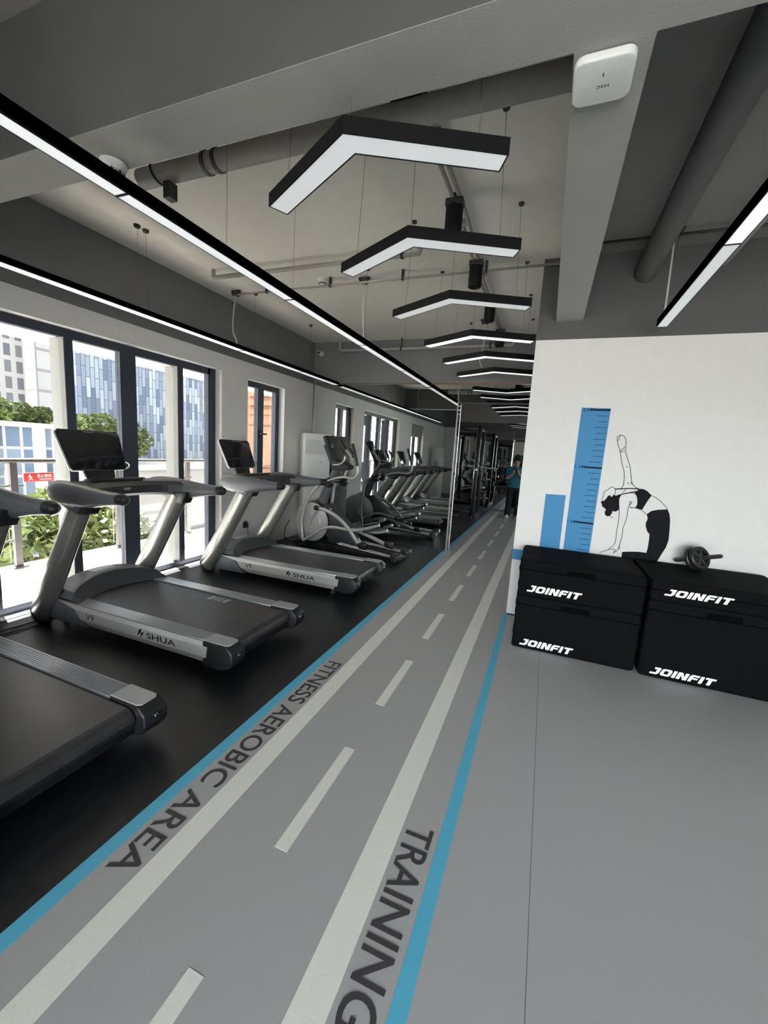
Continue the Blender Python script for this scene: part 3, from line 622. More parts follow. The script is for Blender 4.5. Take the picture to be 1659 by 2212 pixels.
        m = MB(); sp = spline([(q(-3.33) + (0 if s_ < 0 else .22), s_ * .24, .10), (q(-3.18), s_ * .235, .20), (q(-3.0), s_ * .215, .325), (q(-2.80), s_ * .20, .37), (q(-2.50), s_ * .19, .365 + dz * .4), (q(-2.28), s_ * .19, .42 + dz * .8), (q(-2.06) + dx, s_ * .19, .50 + dz)], 6)
        m.tube(sp, [(.024, .02)] * len(sp), 14); pb = m.build('pedal_beam', M_panel, t)
        m = MB(); c = Vector((q(-2.20) + dx, s_ * .19, .50 + dz)); st = len(m.v)
        m.prism([(-.24, -.012), (.19, -.012), (.215, .01), (.20, .05), (.18, .045), (.17, .012), (-.20, .012), (-.24, .06), (-.255, .055)], 'y', -.085, .085, .008); m.rot(Matrix.Translation(c) @ Matrix.Rotation(math.radians(-17), 4, 'Y')); m.build('foot_plate', M_dark, pb)
        if s_ < 0: pts = [(q(-3.13), -.20, .62), (q(-2.95), -.205, .605), (q(-2.74), -.20, .52), (q(-2.56), -.19, .38), (q(-2.42), -.185, .22), (q(-2.33), -.183, .145)]
        else: pts = [(q(-3.13), .20, .17), (q(-2.95), .205, .24), (q(-2.70), .20, .29), (q(-2.45), .19, .24), (q(-2.2), .185, .17), (q(-2.08), .183, .13)]
        m = MB(); m.tube(spline(pts, 6), [(.03, .022)] * 31, 14); rl = m.build('roller_link', M_panel, t)
        e_ = pts[-1]; m = MB(); m.box(e_[0] - .05, e_[0] + .06, e_[1] - .055, e_[1] + .055, e_[2] - .005, e_[2] + .055, .012)
        for yy in (-.032, .032): m.lathe([(0, -.012), (.032, -.012), (.032, .012), (0, .012)], (e_[0] + .01, e_[1] + yy, e_[2] + .0), 'y', 16)
        m.build('roller', M_black, rl)
        a_ = Vector(pts[0]); m = MB(); m.cyl(a_ - Vector((.03, 0, -.003)), a_ + Vector((.05, 0, -.004)), .036); m.build('link_collar', M_black, rl)
    place(text_mb('S', 0.03, 0.03, 0.02), (q(-2.96), -.0962, .60), (1, 0, 0), (0, 0, 1)).build('shroud_logo', M_print, t)
    return t
EL = make_elliptical(); EL.location = (-2.60, 5.50, 0); EL.rotation_euler = (0, 0, math.radians(-5))

# ---------------------------------------------------------------- tall floor-standing air conditioner
def make_ac(label, loc, rz):
    t = thing('air_conditioner', label, 'air conditioner', loc, rz)
    m = MB(); m.prism([(-.22, -.16), (.22, -.16), (.22, .16), (-.22, .16)], 'z', 0.0, 1.74, 0.012); m.build('body', M_plastic, t)
    m = MB(); m.box(-.20, .20, -.168, -.160, 1.40, 1.66, 0.004)
    m.build('outlet_panel', M_plastic, t)
    m = MB(); m.box(-.20, .20, -.166, -.159, .10, 1.385, 0.004); m.build('front_panel', M_plastic, t)
    m = MB()
    for k in range(16): m.box(-.20, .20, -.172, -.164, 1.42 + k * .014, 1.424 + k * .014)
    m.build('louvres', M_plate, t)
    B(.03, .09, -.1675, -.166, 1.28, 1.295).build('display', M_plate, t)
    m = MB(); m.box(.219, .223, -.05, .08, .75, 1.30, 0.001); m.build('side_vent', M_plate, t)
    return t
make_ac('tall white floor-standing air conditioner in the corner left of the mirror', (-3.60, 6.0, 0), math.radians(45))
make_ac('tall white air conditioner by the back wall, seen only in the mirror', (-3.60, -1.65, 0), math.radians(90))

# ---------------------------------------------------------------- soft plyometric boxes
LET = {  # heavy square letters on a unit cell
 'J': [[(.30, 1), (1, 1), (1, .25), (.80, 0), (0, 0), (0, .26), (.62, .26), (.62, .74), (.30, .74)]],
 'I': [[(0, 1), (.36, 1), (.36, 0), (0, 0)]],
 'N': [[(0, 0), (0, 1), (.40, 1), (.66, .42), (.66, 1), (1, 1), (1, 0), (.62, 0), (.34, .60), (.34, 0)]],
 'F': [[(0, 0), (0, .78), (.18, 1), (1, 1), (1, .74), (.36, .74), (.36, .60), (.92, .60), (.92, .36), (.36, .36), (.36, 0)]],
 'T': [[(0, 1), (1, 1), (1, .74), (.68, .74), (.68, 0), (.32, 0), (.32, .74), (0, .74)]]}
def joinfit(w, h):
    m = MB(); x = 0; sh = .32
    for ch, cw in (('J', .95), ('O', 1.12), ('I', .36), ('N', 1.1), ('F', .95), ('I', .36), ('T', 1.05)):
        if ch == 'O':
            out = rrect(cw, 1, .28, 4); inn = rrect(cw - .70, .48, .10, 4); n = len(out)
            P = lambda p: (x + cw / 2 + p[0], .5 + p[1])
            vs = [P(p) for p in out] + [P(p) for p in inn]
            m.add([(a + sh * b, b, 0) for a, b in vs], [(i, (i + 1) % n, n + (i + 1) % n, n + i) for i in range(n)])
        else:
            k = 1 if ch == 'I' else cw
            for poly in LET[ch]:
                bm = bmesh.new(); vv = [bm.verts.new((x + a * k + sh * b, b, 0)) for a, b in poly]; f = bm.faces.new(vv)
                bmesh.ops.triangulate(bm, faces=[f], ngon_method='EAR_CLIP'); m.bm(bm, smooth=False)
        x += cw + .13
    tot = x - .13 + sh
    m.v = [(a / tot * w, b * h, 0) for a, b, c in m.v]
    return m
def plyo(label, x0, x1, y0, y1, z0, z1, logo, flap, sidelogo=False):
    cx = (x0 + x1) / 2; cy_ = (y0 + y1) / 2; hx = (x1 - x0) / 2; hy = (y1 - y0) / 2; h = z1 - z0
    t = thing('plyometric_box', label, 'plyo box', (cx, cy_, z0), 0, 'soft black plyo boxes against the mural wall')
    # padded cover: subdivided, slightly pillowed box
    bm = bmesh.new(); bmesh.ops.create_cube(bm, size=2)
    bmesh.ops.bevel(bm, geom=list(bm.edges), offset=0.07, segments=3, profile=0.5, affect='EDGES')
    bmesh.ops.subdivide_edges(bm, edges=[e_ for e_ in bm.edges if e_.calc_length() > .5], cuts=6, use_grid_fill=True)
    for v in bm.verts:
        x, y, z = v.co
        k = 1 + 0.006 * math.sin(7 * x + 3 * z + x0 * 9) * math.cos(5 * z + y)
        v.co = Vector((x * hx * (0.996 if abs(y) > .9 else k), y * hy * (k if abs(y) > .9 else .997), h / 2 + z * h / 2 * .999))
        if abs(x) > .93: v.co.x += .004 * math.sin(9 * z + 5 * y)
        # keep front face nearly true
        if y < -.9: v.co.y = -hy + (0.5 * (v.co.y + hy))
    cov = MB().bm(bm).build('cover', M_fabric, t, sharp=60)
    # lid seam piping and zip edge
    m = MB(); zl = h - .075
    m.tube([(-hx - .002, -hy - .002, zl), (hx + .002, -hy - .002, zl)], .0035, 6); m.tube([(-hx - .002, -hy, zl), (-hx - .002, hy, zl)], .0035, 6)
    m.build('piping', M_strap, cov)
    if flap:
        fx0, fx1, fz0, fz1 = flap
        m = MB(); m.box(fx0 - cx, fx1 - cx, -hy - .010, -hy - .002, fz0 - z0, fz1 - z0, .003, seg=1); m.build('handle_strap', M_strap, t)
    lx, lw, lz, lh = logo
    place(joinfit(lw, lh), (lx - cx, -hy - .0055, lz - z0), (1, 0, 0), (0, 0, 1)).build('logo', M_print, t)
    if sidelogo:
        place(joinfit(.34, .06), (-hx - .006, hy - .10, lz - z0), (0, -1, 0), (0, 0, 1)).build('logo', M_print, t)
    return t
plyo('tall black soft box on the floor at the left, under a thinner box', -.108, .782, 3.41, 4.06, 0.0, .447, (-.047, .405, .031, .055), (.235, .433, .375, .412), True)
plyo('black soft box on top of the left stack, nearest the running lane', -.108, .782, 3.41, 4.06, .447, .738, (-.037, .405, .487, .055), (.243, .439, .665, .700), True)
plyo('tallest black soft box on the floor at the right, under a slim box', .803, 1.705, 3.39, 4.07, 0.0, .588, (.874, .407, .033, .055), (1.158, 1.358, .517, .557), True)
plyo('slim black soft box on top of the right stack, carrying the ab wheel', .803, 1.705, 3.39, 4.07, .588, .742, (.886, .407, .635, .050), None)

# ab wheel resting on the right stack
t = thing('ab_wheel', 'black double ab roller wheel lying tilted on the right box stack', 'ab wheel')
for k, s_ in enumerate((-.022, .022)):
    m = MB(); m.lathe([(.062, s_ - .013), (.085, s_ - .016), (.092, s_ - .010), (.092, s_ + .010), (.085, s_ + .016), (.062, s_ + .013), (.062, s_ - .013)], (0, 0, 0), 'x', 36); wh = m.build('wheel', M_black, t)
    m = MB()
    for q_ in range(6):
        a = 2 * PI * q_ / 6 + .2; m.tube([(s_, .02 * math.cos(a), .02 * math.sin(a)), (s_, .066 * math.cos(a), .066 * math.sin(a))], .010, 8)
    m.lathe([(0, s_ - .016), (.028, s_ - .016), (.028, s_ + .016), (0, s_ + .016)], (0, 0, 0), 'x', 20); m.build('hub', M_dark, wh)
m = MB(); m.cyl((-.05, 0, 0), (.05, 0, 0), .012); m.build('axle', M_chrome, t)
for s_ in (-1, 1):
    m = MB(); m.tube([(s_ * .045, 0, 0), (s_ * .055, 0, 0), (s_ * .185, 0, 0), (s_ * .193, 0, 0)], [.013, .017, .016, .012], 14); m.build('handle', M_dark, t)
t.location = (1.20, 3.90, .742 + .098); t.rotation_euler = (0, math.radians(-20), math.radians(-55))

# ---------------------------------------------------------------- ceiling lights
def chevron(label, ya, zb=2.6, xa=-.765, lit=False, dx=.53, dy=.30, w=.094, right_dy=None):
    """apex points at the viewer, the arms run away from him; hung on wires"""
    t = thing('chevron_light', label, 'pendant light', (xa, ya, zb), 0, 'chevron pendant lights over the running lane')
    dyr = dy if right_dy is None else right_dy
    out = [(-dx, dy), (0, 0), (dx, dyr)]
    L = Vector((-dx, dy)).normalized(); Rr = Vector((dx, dyr)).normalized()
    nl = Vector((L.y, -L.x)); nl = nl if nl.y > 0 else -nl; nr = Vector((-Rr.y, Rr.x)); nr = nr if nr.y > 0 else -nr
    inn = lambda d: [Vector(out[0]) + nl * d, Vector((0, d / nl.y)), Vector(out[2]) + nr * d]
    def poly(a, b, e): # between offsets a and b, ends trimmed by e
        A, Bb = inn(a), inn(b)
        A[0] = A[0] - L * e; Bb[0] = Bb[0] - L * e; A[2] = A[2] - Rr * e; Bb[2] = Bb[2] - Rr * e
        return [tuple(v) for v in (A + Bb[::-1])]
    def slab(m, p, z0, z1):
        n = len(p); vs = [(x, y, z0) for x, y in p] + [(x, y, z1) for x, y in p]
        q_ = [(0, 1, 4, 5), (1, 2, 3, 4)]
        m.add(vs, [tuple(reversed(f)) for f in q_] + [tuple(i + n for i in f) for f in q_] + [(i, (i + 1) % n, n + (i + 1) % n, n + i) for i in range(n)])
    m = MB(); slab(m, poly(0, w, 0), .006, .056); slab(m, poly(0, .005, 0), 0, .006); slab(m, poly(w - .005, w, 0), 0, .006)
    for s_, d in ((0, L), (2, Rr)):
        A = inn(0)[s_]; C = inn(w)[s_]; e_ = d * .005
        p = [A, C, C - e_, A - e_]; vs = [(v.x, v.y, z) for z in (0, .006) for v in p]
        m.add(vs, [(0, 1, 2, 3), (4, 5, 6, 7)] + [(i, (i + 1) % 4, 4 + (i + 1) % 4, 4 + i) for i in range(4)])
    m.build('housing', M_lampbody, t)
    m = MB(); slab(m, poly(.005, w - .005, .005), .0015, .008); m.build('diffuser', M_diff3 if lit else M_diff, t)
    H = ZC - zb
    for p in (Vector((-.42, .42 * dy / dx + .05)), Vector((.42, .42 * dyr / dx + .05)), Vector((0, .05))):
        MB().tube([(p.x, p.y, .05), (p.x * .93, p.y, H)], .0012, 5).build('suspension_wire', M_wire, t)
    for p in (Vector((-.42, .42 * dy / dx + .05)), Vector((.42, .42 * dyr / dx + .05))): MB().lathe([(0, H - .016), (.016, H - .016), (.019, H - .010), (.019, H), (0, H)], (p.x * .93, p.y, 0), 'z', 14).build('ceiling_cup', M_clamp, t)
    return t
for k, (ya, xa, lab) in enumerate([(1.394, -.775, 'largest chevron pendant light with opal underside, nearest the camera under the beam'), (2.103, -.775, 'second chevron pendant light from the camera, its black side fully seen'), (2.948, -.75, 'third chevron pendant light from the camera, in full view below the second'), (3.857, -.75, 'fourth chevron pendant light, touching the top corner of the mural wall'), (4.64, -.745, 'fifth chevron pendant light, cut off by the mural wall edge'), (5.46, -.745, 'sixth chevron pendant light, last one before the mirrored header')]):
    chevron(lab, ya, 2.6, xa, lit=k >= 3, right_dy=.262)
for ya, lab in [(9.05, 'first chevron pendant light seen under the mirrored header in the far room'), (9.85, 'second chevron pendant light seen under the header in the far room'), (10.75, 'farthest chevron pendant light over the lane, before the end mirror')]:
    chevron(lab, ya, 2.6, -.74, lit=True, right_dy=.262)

def linear(label, x0, x1, y0, y1, zb, h, joints, wires, lit):
    t = thing('linear_light', label, 'pendant light', ((x0 + x1) / 2, (y0 + y1) / 2, zb)); cx, cy_ = (x0 + x1) / 2, (y0 + y1) / 2
    m = MB(); m.box(x0 - cx, x0 - cx + .003, y0 - cy_, y1 - cy_, 0, h); m.box(x1 - cx - .003, x1 - cx, y0 - cy_, y1 - cy_, 0, h); m.box(x0 - cx, x1 - cx, y0 - cy_, y1 - cy_, .008, h); m.box(x0 - cx, x1 - cx, y1 - cy_ - .006, y1 - cy_, 0, h); m.box(x0 - cx, x1 - cx, y0 - cy_, y0 - cy_ + .006, 0, h)
    for j in joints: m.box(x0 - cx, x1 - cx, j - .006 - cy_, j + .006 - cy_, 0, h)
    m.build('housing', M_lampbody, t)
    ed = [y0] + list(joints) + [y1]
    for a, b in zip(ed[:-1], ed[1:]): B(x0 - cx + .003, x1 - cx - .003, a + .007 - cy_, b - .007 - cy_, .002, .008).build('diffuser', M_diff2 if lit else M_diff, t)
    H = ZC - zb
    for y in wires:
        MB().tube([(0, y - cy_, h), (0, y - cy_, H)], .0012, 5).build('suspension_wire', M_wire, t)
        MB().lathe([(0, H - .022), (.022, H - .022), (.026, H - .012), (.026, H), (0, H)], (0, y - cy_, 0), 'z', 14).build('ceiling_cup', M_clamp, t)
    return t
linear('long black linear pendant light running from upper left to the mirror', -1.862, -1.787, -0.9, 6.36, 2.55, .060, [.12, 1.375, 2.62, 3.86, 5.12], [0.5, 2.0, 2.66, 3.9, 5.1], True)
linear('thin linear pendant light along the window wall, above the glass doors', -3.465, -3.362, -0.9, 6.30, 2.570, .045, [1.4, 3.98, 5.21], [2.70, 2.78, 4.22, 5.45], True)
linear('linear pendant light at the right picture edge, before the mural wall', .655, .725, -0.9, 3.78, 2.58, .06, [2.50, 1.25, 0.0], [3.65], False)

# black cylinder spotlights on the conduit over the lane
def spot(label, y, zt=ZC - .09, x=-.77, ln=.17):
    t = thing('spotlight', label, 'ceiling spotlight', (x, y, zt - ln), 0, 'black cylinder spotlights over the lane')
    m = MB(); m.lathe([(0, .012), (.045, .012), (.050, 0), (.056, 0), (.058, .006), (.058, ln), (0, ln)], n=28); m.build('barrel', M_lampbody, t)
    MB().lathe([(0, .016), (.045, .014), (.046, .012)], n=24).build('lens', M_plastic, t)
    m = MB(); m.box(-.06, .06, -.035, .035, ln, ln + .05, .006); m.box(-.012, .012, -.012, .012, ln + .05, ln + .09); m.build('mount', M_clamp, t)
    return t
for y, lab in ((2.98, 'black cylinder spotlight hanging behind the largest chevron light'), (3.90, 'black cylinder spotlight hanging behind the second chevron light'), (4.88, 'black cylinder spotlight hanging behind the third chevron light'), (5.95, 'small black cylinder spotlight behind the fourth chevron light')): spot(lab, y)
t = thing('junction_box', 'black square ceiling box above the largest chevron light', 'junction box', (-.80, 2.06, ZC - .12)); m = MB(); m.box(-.075, .075, -.06, .06, 0, .11, .006); m.build('box', M_lampbody, t); MB().box(-.085, .085, -.07, .07, .108, .12, .003).build('base_plate', M_clamp, t)
m = MB()
for dx in (-.018, .018): m.tube(spline([(-.77 + dx, 1.52, ZC - .03), (-.78 + dx, 2.2, ZC - .035), (-.76 + dx * 1.3, 3.2, ZC - .03), (-.79 + dx, 4.4, ZC - .035), (-.77 + dx, 6.36, ZC - .03)], 6), .014, 10)
for y in (2.4, 3.3, 4.2, 5.2): m.box(-.81, -.73, y - .01, y + .01, ZC - .05, ZC)
tag(m.build('lane_conduit', M_pipe), 'pair of grey conduits along the ceiling behind the chevron lights', 'conduit')

# pipes
t = thing('sprinkler_pipe', 'thick grey pipe across the ceiling just behind the beam', 'pipe', (-1.3, 2.06, 3.12))
m = MB(); m.tube([(-1.25, 0, 0), (1.23, 0, 0)], .055, 20); m.build('pipe', M_pipe, t)
for x in (-.72, -.64):
    m = MB(); m.lathe([(.056, -.012), (.060, -.012), (.060, .012), (.056, .012)], (0, 0, x), 'x', 24); m.v = [(v[0] + (x if abs(v[0]) < .1 else 0) - (0 if abs(v[0]) < .1 else 0), v[1], v[2] - x) for v in m.v]; m.build('clamp_band', M_clamp, t)
m = MB(); m.tube(spline([(-1.10, -.06, .05), (-1.10, -.065, -.01), (-1.08, -.02, -.06), (-1.02, 0, -.07)], 4), .006, 8); m.box(-1.04, -.99, -.03, .03, -.15, -.06); m.build('hanger', M_clamp, t)
t = thing('ceiling_pipe', 'middle grey pipe with elbow, crossing behind the second chevron light', 'pipe', (-2.3, 3.57, 3.2))
m = MB(); m.tube(spline([(-1.13, 0, .08), (-1.13, 0, .02), (-1.10, 0, 0), (-1.05, 0, 0)], 4) + [Vector((1.10, 0, 0)), Vector((1.12, 0, .08))], .021, 14); m.build('pipe', M_pipe, t)
for x in (-.68, .78, .95): m = MB(); m.lathe([(.022, -.012), (.027, -.012), (.027, .012), (.022, .012)], n=16); m.rot(Matrix.Translation((x, 0, 0)) @ Matrix.Rotation(PI / 2, 4, 'Y')); m.box(x - .008, x + .008, -.008, .008, .02, .08); m.build('hanger', M_clamp, t)
t = thing('thin_conduit', 'thin conduit from the ceiling box to the lengthwise beam', 'conduit', (-1.8, 4.02, 3.2))
m = MB(); m.tube([(-1.70, 0, 0), (1.735, 0, 0)], .011, 10); m.build('pipe', M_pipe, t)
for x in (-1.3, -.5, .3, 1.1): B(x - .01, x + .01, -.016, .016, -.014, .08).build('saddle', M_clamp, t)
t = thing('header_pipe', 'grey pipe along the top of the grey header above the mirror', 'pipe', (-2.0, 6.30, 3.12))
m = MB(); m.tube([(-1.37, 0, .14), (-1.37, 0, .03), (-1.34, 0, 0), (1.36, 0, 0), (1.385, 0, .03), (1.385, 0, .14)], .026, 14); m.build('pipe', M_pipe, t)
for x in (-.3, 1.06): m = MB(); m.lathe([(.027, -.014), (.033, -.014), (.033, .014), (.027, .014)], n=16); m.rot(Matrix.Translation((x, 0, 0)) @ Matrix.Rotation(PI / 2, 4, 'Y')); m.box(x - .008, x + .008, -.008, .008, .03, .16); m.build('hanger', M_clamp, t)
t = thing('duct_pipe', 'thickest dark grey pipe running above the mural wall at the right', 'pipe', (.575, 2.9, 3.10))
m = MB(); m.tube([(0, -1.38, 0), (0, 1.195, 0)], .082, 24); m.build('pipe', M_duct, t)
m = MB(); m.box(-.01, .01, -.6, -.56, .08, .18); m.build('hanger', M_clamp, t)
t = thing('thin_ceiling_pipe', 'slim pipe beside the right linear light, ending at the grey wall', 'pipe', (1.10, 3.0, 3.12))
m = MB(); m.tube([(-.02, -1.4, .0), (0, 1.09, 0)], .022, 12); m.build('pipe', M_pipe, t); m = MB(); m.box(-.01, .01, .3, .32, .02, .16); m.build('hanger', M_clamp, t)
t = thing('thin_conduit', 'thin dark conduit across the right bay ceiling by the white cable', 'conduit', (.90, 3.82, 3.24))
m = MB(); m.tube([(-.74, 0, 0), (1.6, 0, 0)], .010, 8); m.build('pipe', M_clamp, t); m = MB(); m.box(-.25, -.22, -.015, .015, -.012, .04); m.build('saddle', M_clamp, t)
def jbox(label, x, y, cable_pts):
    t = thing('cable_outlet', label, 'ceiling cable outlet', (x, y, ZC))
    m = MB(); m.lathe([(0, -.055), (.045, -.055), (.050, -.045), (.050, -.015), (0, -.015)], n=20); m.box(-.06, .06, -.012, .012, -.02, 0); m.build('outlet_box', M_clamp, t)
    m = MB(); m.tube(spline([(a - x, b - y, c - ZC) for a, b, c in cable_pts], 6), .0065, 10); m.build('cable', M_cable, t)
jbox('ceiling outlet with white cable hanging to the light along the window wall', -3.60, 4.10, [(-3.60, 4.10, 3.23), (-3.60, 4.06, 3.0), (-3.55, 4.0, 2.8), (-3.45, 3.94, 2.68), (-3.42, 3.92, 2.605)])
jbox('ceiling outlet with white cable hanging to the long linear light', -1.95, 4.10, [(-1.95, 4.10, 3.23), (-1.93, 4.06, 3.0), (-1.88, 3.98, 2.78), (-1.825, 3.90, 2.603)])
jbox('ceiling outlet with pale cable dropping to the right linear light', .69, 3.80, [(.69, 3.80, 3.23), (.69, 3.77, 2.95), (.69, 3.74, 2.64)])
jbox('ceiling outlet with short cable behind the fifth chevron light', -.93, 5.62, [(-.93, 5.62, 3.23), (-.92, 5.58, 2.95), (-.94, 5.5, 2.76), (-.90, 5.50, 2.655)])
def smoke(label, x, y, z):
    t = thing('smoke_detector', label, 'smoke detector', (x, y, z))
    m = MB(); m.lathe([(0, -.060), (.022, -.060), (.030, -.048), (.042, -.040), (.050, -.020), (.054, -.016), (.054, 0), (0, 0)], n=28); m.build('housing', M_plastic, t)
    m = MB(); m.lathe([(.033, -.047), (.044, -.038)], n=28)
    for k in range(8): a = 2 * PI * k / 8; m.box(.040 * math.cos(a) - .004, .040 * math.cos(a) + .004, .040 * math.sin(a) - .004, .040 * math.sin(a) + .004, -.046, -.020)
    m.build('vent_ring', M_clamp, t); B(-.03, .03, -.03, .03, -.001, .0).build('base', M_clamp, t)
smoke('white smoke detector on the ceiling left of the second chevron light', -2.41, 4.05, ZC); smoke('white smoke detector under the beam, beside the long linear light', -1.98, 1.455, 2.75)
t = thing('security_camera', 'small white security camera on the grey header in the left corner', 'security camera', (-3.76, 6.38, 3.10))
m = MB(); m.lathe([(0, 0), (.042, 0), (.042, -.02), (0, -.02)], (0, 0, .0), 'y', 20); m.box(-.012, .012, -.06, -.015, -.012, .012); m.build('bracket', M_plastic, t)
m = MB(); m.tube([(0, -.03, .012), (.01, -.12, -.012)], [(.034, .034), (.030, .030)], 18); m.lathe([(0, -.01), (.028, -.01), (.030, .0)], (0, -.08, -.03)); m.build('camera_body', M_plastic, t); MB().cyl((.009, -.110, -.010), (.0105, -.126, -.0135), .020).build('lens', M_glossblack, t)
t = thing('access_point', 'white square wireless access point under the crossing beams at upper right', 'access point', (.03, 1.60, 2.75)); 
m = MB(); m.prism(rrect(.172, .172, .032), 'z', -.030, -.004, .006, seg=3); m.build('housing', M_plastic, t); m = MB(); m.box(-.06, .06, -.06, .06, -.006, 0); m.build('mount_plate', M_clamp, t)
place(text_mb('H3C', .036, .011, .01), (.020, .008, -.0306), (-1, 0, 0), (0, 1, 0)).build('logo', M_ink, t)
B(-.0016, .0016, -.036, -.022, -.0308, -.0300).build('status_mark', M_wallblue2, t)
for o in [t]: o.rotation_euler = (0, 0, 0)

# sockets and cables
def socket(label, y, z):
    t = thing('wall_socket', label, 'socket', (XL, y, z)); m = MB(); m.box(0, .012, -.043, .043, -.043, .043, .004); m.build('face_plate', M_dark, t)
    m = MB(); m.box(.012, .05, -.022, .022, -.035, .025, .006); m.box(.012, .045, -.03, .0, .02, .06, .006); m.build('plug', M_black, t)
    m = MB(); m.tube(spline([(.035, .01, -.03), (.04, .02, -.12), (.035, .06, -.22), (.05, .10, -z + .012), (.3, .08, -z + .008)], 6), .004, 8); m.build('cable', M_black, t)
socket('black wall socket with plug under the small window, behind the silver treadmill', 4.66, .37)
m = MB(); m.tube(spline([(-3.80, 5.62, .32), (-3.86, 5.60, .2), (-3.84, 5.55, .05), (-3.7, 5.5, .008), (-3.5, 5.4, .008)], 6), .007, 8); tag(m.build('power_cable', M_black), 'black cable curling from the wall to the elliptical trainer', 'cable')
m = MB(); m.tube(spline([(-3.95, 1.35, .009), (-3.75, 1.62, .008), (-3.68, 1.85, .008), (-3.72, 2.1, .008)], 6), .006, 8); tag(m.build('power_cable', M_black), 'black cable on the floor between the two nearest treadmills by the glass', 'cable')
m = MB(); m.tube(spline([(-3.95, 1.25, .009), (-3.70, 1.52, .008), (-3.60, 1.80, .008), (-3.62, 2.05, .008)], 6), .006, 8); tag(m.build('power_cable', M_black), 'second black floor cable, on the room side of the first by the glass', 'cable')

# ---------------------------------------------------------------- person standing at the end of the lane, looking at a phone
def remeshed(name, build_fn, voxel, material, parent, smooth=6):
    m = MB(); build_fn(m); o = m.build(name, material, parent)
    r = o.modifiers.new('remesh', 'REMESH'); r.mode = 'VOXEL'; r.voxel_size = voxel; r.use_smooth_shade = True
    sm = o.modifiers.new('smooth', 'SMOOTH'); sm.factor = .5; sm.iterations = smooth
    dg = bpy.context.evaluated_depsgraph_get(); dg.update()
    me = bpy.data.meshes.new_from_object(o.evaluated_get(dg), depsgraph=dg)
    old = o.data; o.modifiers.clear(); o.data = me; bpy.data.meshes.remove(old); me.name = name
    return o
def ball(m, c, r, sx_=1, sy_=1, sz_=1):
    bm = bmesh.new(); bmesh.ops.create_uvsphere(bm, u_segments=20, v_segments=14, radius=1)
    m.bm(bm, mx=Matrix.Translation(c) @ Matrix.Diagonal((r * sx_, r * sy_, r * sz_, 1)))
def limb(m, a, b, ra, rb):
    m.tube([a, b], [ra, rb], 16); ball(m, a, ra); ball(m, b, rb)
P_ = thing('person', 'person in teal T-shirt and black trousers holding a phone at the end of the lane', 'person', (-.70, 11.15, 0), math.radians(4))
HD = Vector((0, -.045, 1.478)); tl = Matrix.Translation(HD) @ Matrix.Rotation(math.radians(20), 4, 'X') @ Matrix.Scale(1.10, 4)   # head tilted down towards the phone (faces -y)
HR, HL = Vector((-.055, -.27, 1.20)), Vector((.05, -.265, 1.205))
def body(m):
    st = len(m.v)
    ball(m, (0, 0, .02), .098, .80, .95, 1.13); ball(m, (0, -.03, -.055), .062, .95, .95, .9)                 # skull, jaw
    m.tube([(0, -.085, .03), (0, -.108, -.012)], [.010, .016], 10); ball(m, (0, -.105, -.013), .017)       # nose
    for s_ in (-1, 1):
        ball(m, (s_ * .078, .008, -.005), .026, .35, .8, 1.2); ball(m, (s_ * .034, -.082, .018), .013)            # ears, eyes
    ball(m, (0, -.088, -.052), .020, 1.2, .5, .35); ball(m, (0, -.086, -.062), .018, 1.1, .5, .4); ball(m, (0, -.07, -.098), .026)
    m.rot(tl, st)
    limb(m, (0, .015, 1.30), (0, -.02, 1.41), .060, .054)
    m.tube([(0, 0, .86), (0, 0, .98), (0, .0, 1.12), (0, .005, 1.24), (0, .01, 1.33)], [(.105, .155), (.098, .140), (.108, .155), (.10, .170), (.06, .10)], 20, up=(0, 1, 0))
    for s_, H in ((-1, HR), (1, HL)):
        sh = Vector((s_ * .175, .01, 1.285)); el = Vector((s_ * .205, -.075, 1.035))
        limb(m, sh, el, .052, .040); wr = H + Vector((s_ * .022, .055, -.055)); limb(m, el, wr, .040, .027)
        # palm, five bent fingers curled round the phone, thumb from the side of the palm
        limb(m, wr, H + Vector((s_ * .012, .012, -.005)), .027, .030); pc = H + Vector((s_ * .012, .0, .0))
        for k in range(4):
            z0 = -.028 + k * .019; ln = (.030, .038, .041, .036)[k]
            a = pc + Vector((s_ * .014, -.012, z0)); b = a + Vector((-s_ * .006, -ln * .75, .006)); c = b + Vector((-s_ * .026, -.006, .004)); d = c + Vector((-s_ * .012, .016, 0))
            limb(m, a, b, .0088, .0085); limb(m, b, c, .0085, .008); limb(m, c, d, .008, .007)
        a = pc + Vector((-s_ * .006, .006, .022)); b = a + Vector((-s_ * .022, -.004, .028)); c = b + Vector((-s_ * .018, -.012, .012)); limb(m, a, b, .011, .0095); limb(m, b, c, .0095, .0075)
        hip = Vector((s_ * .09, 0, .86)); kn = Vector((s_ * .105, -.015, .47)); an = Vector((s_ * .115, .02, .09)); limb(m, hip, kn, .085, .058); limb(m, kn, an, .055, .038); limb(m, an, Vector((s_ * .135, -.11, .045)), .038, .03)
remeshed('body', body, .0055, M_skin, P_, 4)
def hair(m):
    st = len(m.v); ball(m, (0, .018, .045), .108, .84, .95, 1.02); ball(m, (0, .045, -.02), .088, .92, .75, 1.1)
    for k in range(7): a = -1.1 + k * .36; ball(m, (.070 * math.sin(a), -.058 - .016 * math.cos(a), .074 - .016 * abs(a)), .024, 1, 1, 1.2)
    for s_ in (-1, 1): ball(m, (s_ * .076, -.018, .022), .034, .5, 1, 1.5); ball(m, (s_ * .070, .03, -.02), .045, .6, 1, 1.2)
    m.rot(tl, st)
remeshed('hair', hair, .008, M_hair, P_, 3)
m = MB()
for s_ in (-1, 1): ball(m, (s_ * .034, -.0925, .018), .0085, 1.3, .5, .6); ball(m, (s_ * .034, -.093, .040), .014, 1.3, .4, .3)
